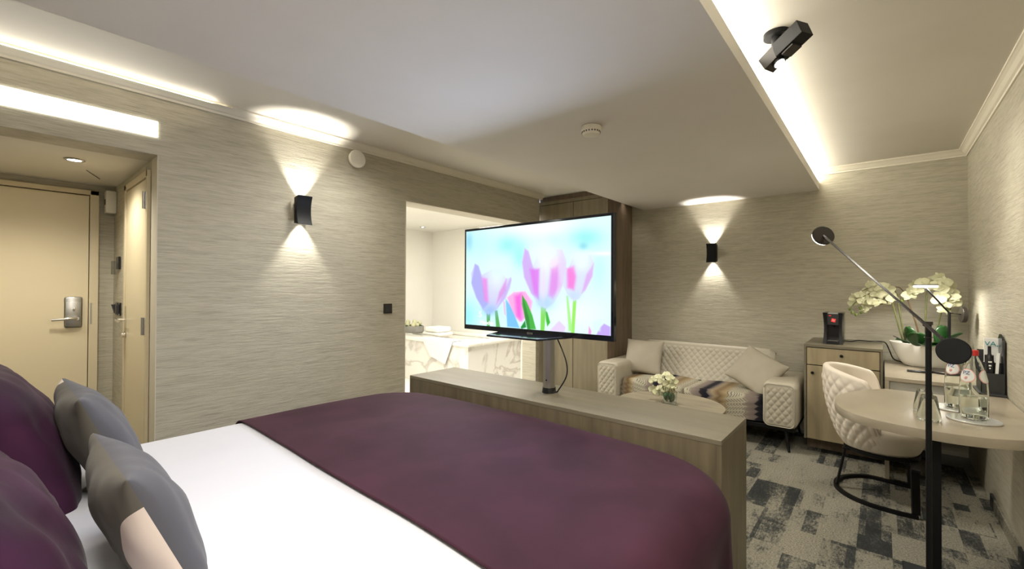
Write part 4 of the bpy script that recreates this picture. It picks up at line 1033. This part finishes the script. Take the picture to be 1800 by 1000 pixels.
# ---------------------------------------------------------------- things on the table
def tumbler(c, label):
    t = thing('drinking_glass', label, 'glass', c, 'upturned tumblers on the table')
    b = B(); lathe(b, [(.038, 0), (.0395, .003), (.040, .02), (.027, .104), (.025, .108), (0, .108), (0, .096), (.0255, .096), (.038, .02), (.038, 0)], c, 48)
    obj('body', b, 'clear_glass', t, 60)
tumbler((2.66, -.155, .7305), 'upturned clear tumbler on the table, nearer of two')
tumbler((2.83, -.150, .7305), 'upturned clear tumbler on the table, behind another tumbler')
def bottle(c, label, lab2):
    c = Vector(c)
    k = tag(disc(c+Vector((0, 0, .004)), (0, 0, 1), .088, .007, .002) and obj('coaster', disc(c+Vector((0, 0, .004)), (0, 0, 1), .088, .007, .002), 'silver_coaster', smooth=40), lab2, 'coaster', 'coasters under the bottles')
    c = c+Vector((0, 0, .008))
    t = thing('water_bottle', label, 'bottle', c, 'water bottles on the table')
    prof = [(0, 0), (.044, 0), (.050, .006), (.0515, .02), (.0515, .12), (.048, .17), (.038, .215), (.026, .25), (.0155, .272), (.014, .29), (.0135, .29), (.0135, .272), (.022, .25), (.035, .215), (.0455, .17), (.049, .12), (.049, .02), (.042, .008), (0, .008)]
    prof = [(r*.9, h) for r, h in prof]
    b = B(); lathe(b, prof, c, 48); obj('glass_body', b, 'bottle_glass', t, 60)
    b = B(); lathe(b, [(0, .010), (.038, .010), (.0425, .022), (.0425, .095), (0, .095)], c, 40); obj('water', b, 'bottle_glass', t, 60)
    b = B(); cyl(b, c+Vector((0, 0, .276)), c+Vector((0, 0, .300)), .0165, seg=28, bev=.002); obj('cap', b, 'red_cap', t, 40)
    a0 = math.atan2(-c.y, -c.x)
    for da, nm in ((-.55+PI*0, 'a'), (1.15, 'b')):
        a = a0+da
        def lf(u, v, R0, off):
            ang = a+(2*u-1)*R0/.041*math.sqrt(max(0.0, 1-(2*v-1)**2)); z = .190+(2*v-1)*R0
            rr = np.interp(z, [.12, .17, .215, .25], [.0464, .0432, .0342, .0234])+off
            return c+Vector((rr*math.cos(ang), rr*math.sin(ang), z))
        b = B(); grid(b, 14, 14, lambda u, v: lf(u, v, .030, .0008)); lab = obj('label', b, 'pink_ink', t, 180)
        b = B(); grid(b, 14, 14, lambda u, v: lf(u, v, .0262, .0013)); obj('label_centre', b, 'paper', lab, 180)
    a = a0-.55; z = .193; rr = .0405; n_ = Vector((math.cos(a), math.sin(a), .28)).normalized(); rt_ = Vector((-math.sin(a), math.cos(a), 0))
    text('label_lettering', 'PZ', .022, c+Vector((rr*math.cos(a), rr*math.sin(a), .202))+n_*.001, rt_, n_.cross(rt_), 'blue_ink', lab, .0004)
    b = B(); ball(b, c+Vector((rr*math.cos(a), rr*math.sin(a), .180))+n_*.0015, .007, .5, 1, 1, seg=8); obj('label_figure', b, 'pink_ink', lab)
bottle((2.78, -.305, .7305), 'clear swing shouldered water bottle with red cap, nearer of two', 'silver round coaster under the nearer water bottle')
bottle((2.99, -.275, .7305), 'clear water bottle standing behind the nearer water bottle', 'dark edged round coaster under the farther water bottle')

# black brochure holder
t = thing('brochure_holder', 'black stepped brochure holder standing against the right wall', 'holder', (3.6, -.45, .7305))
z0 = .7305
b = B(); box(b, 3.47, 3.74, -.506, -.405, z0, z0+.012, .002); obj('base', b, 'grey_plastic', t)
b = B()
box(b, 3.50, 3.505, -.50, -.42, z0+.012, .85); box(b, 3.585, 3.59, -.50, -.42, z0+.012, .90); box(b, 3.695, 3.70, -.50, -.42, z0+.012, .96); box(b, 3.50, 3.70, -.425, -.42, z0+.012, .85); obj('compartments', b, 'grey_plastic', t)
b = B(); box(b, 3.51, 3.70, -.506, -.498, z0+.012, 1.03, .003); cyl(b, (3.60, -.502, 1.0), (3.60, -.497, 1.0), .06); obj('back_panel', b, 'black_plastic', t, 40)
t = thing('magazine', 'white magazine with teal lettering in the brochure holder', 'magazine', (3.65, -.45, .75))
b = B(); obox(b, (3.655, -.470, .895), Vector((1, 0, .04)).normalized(), Vector((0, 1, 0)), Vector((-.04, 0, 1)).normalized(), .012, .056, .27, .001); obj('pages', b, 'paper', t)
text('cover_lettering', 'VA,', .036, (3.6412, -.470, .998), (0, -1, 0), (-.04, 0, 1), 'teal_ink', t, .0004)
b = B(); obox(b, (3.6485, -.462, .91), Vector((1, 0, .04)).normalized(), Vector((0, 1, 0)), Vector((-.04, 0, 1)).normalized(), .0008, .036, .05); obj('cover_picture', b, 'grey_plastic', t)
t = thing('bottle_opener', 'slim black bottle shaped bar tool standing before the magazine', 'opener', (3.54, -.450, .743))
b = B(); lathe(b, [(0, 0), (.018, 0), (.019, .01), (.019, .16), (.012, .195), (.007, .21), (.007, .25), (0, .252)], (3.545, -.450, .743), 24, sx=.8); obj('body', b, 'black_plastic', t, 40)
b = B()
for k, (w1, z) in enumerate(((.014, .905), (.010, .885), (.006, .870))): box(b, 3.5285, 3.5295, -.450-w1/2, -.450+w1/2, z, z+.007)
obj('white_marks', b, 'paper', t)
b = B(); obox(b, (3.53, -.476, .86), Vector((1, 0, 0)), Vector((0, 1, .05)).normalized(), Vector((0, -.05, 1)).normalized(), .002, .012, .2); tag(obj('paper_leaflet', b, 'paper'), 'narrow white paper slip standing in the brochure holder', 'leaflet')
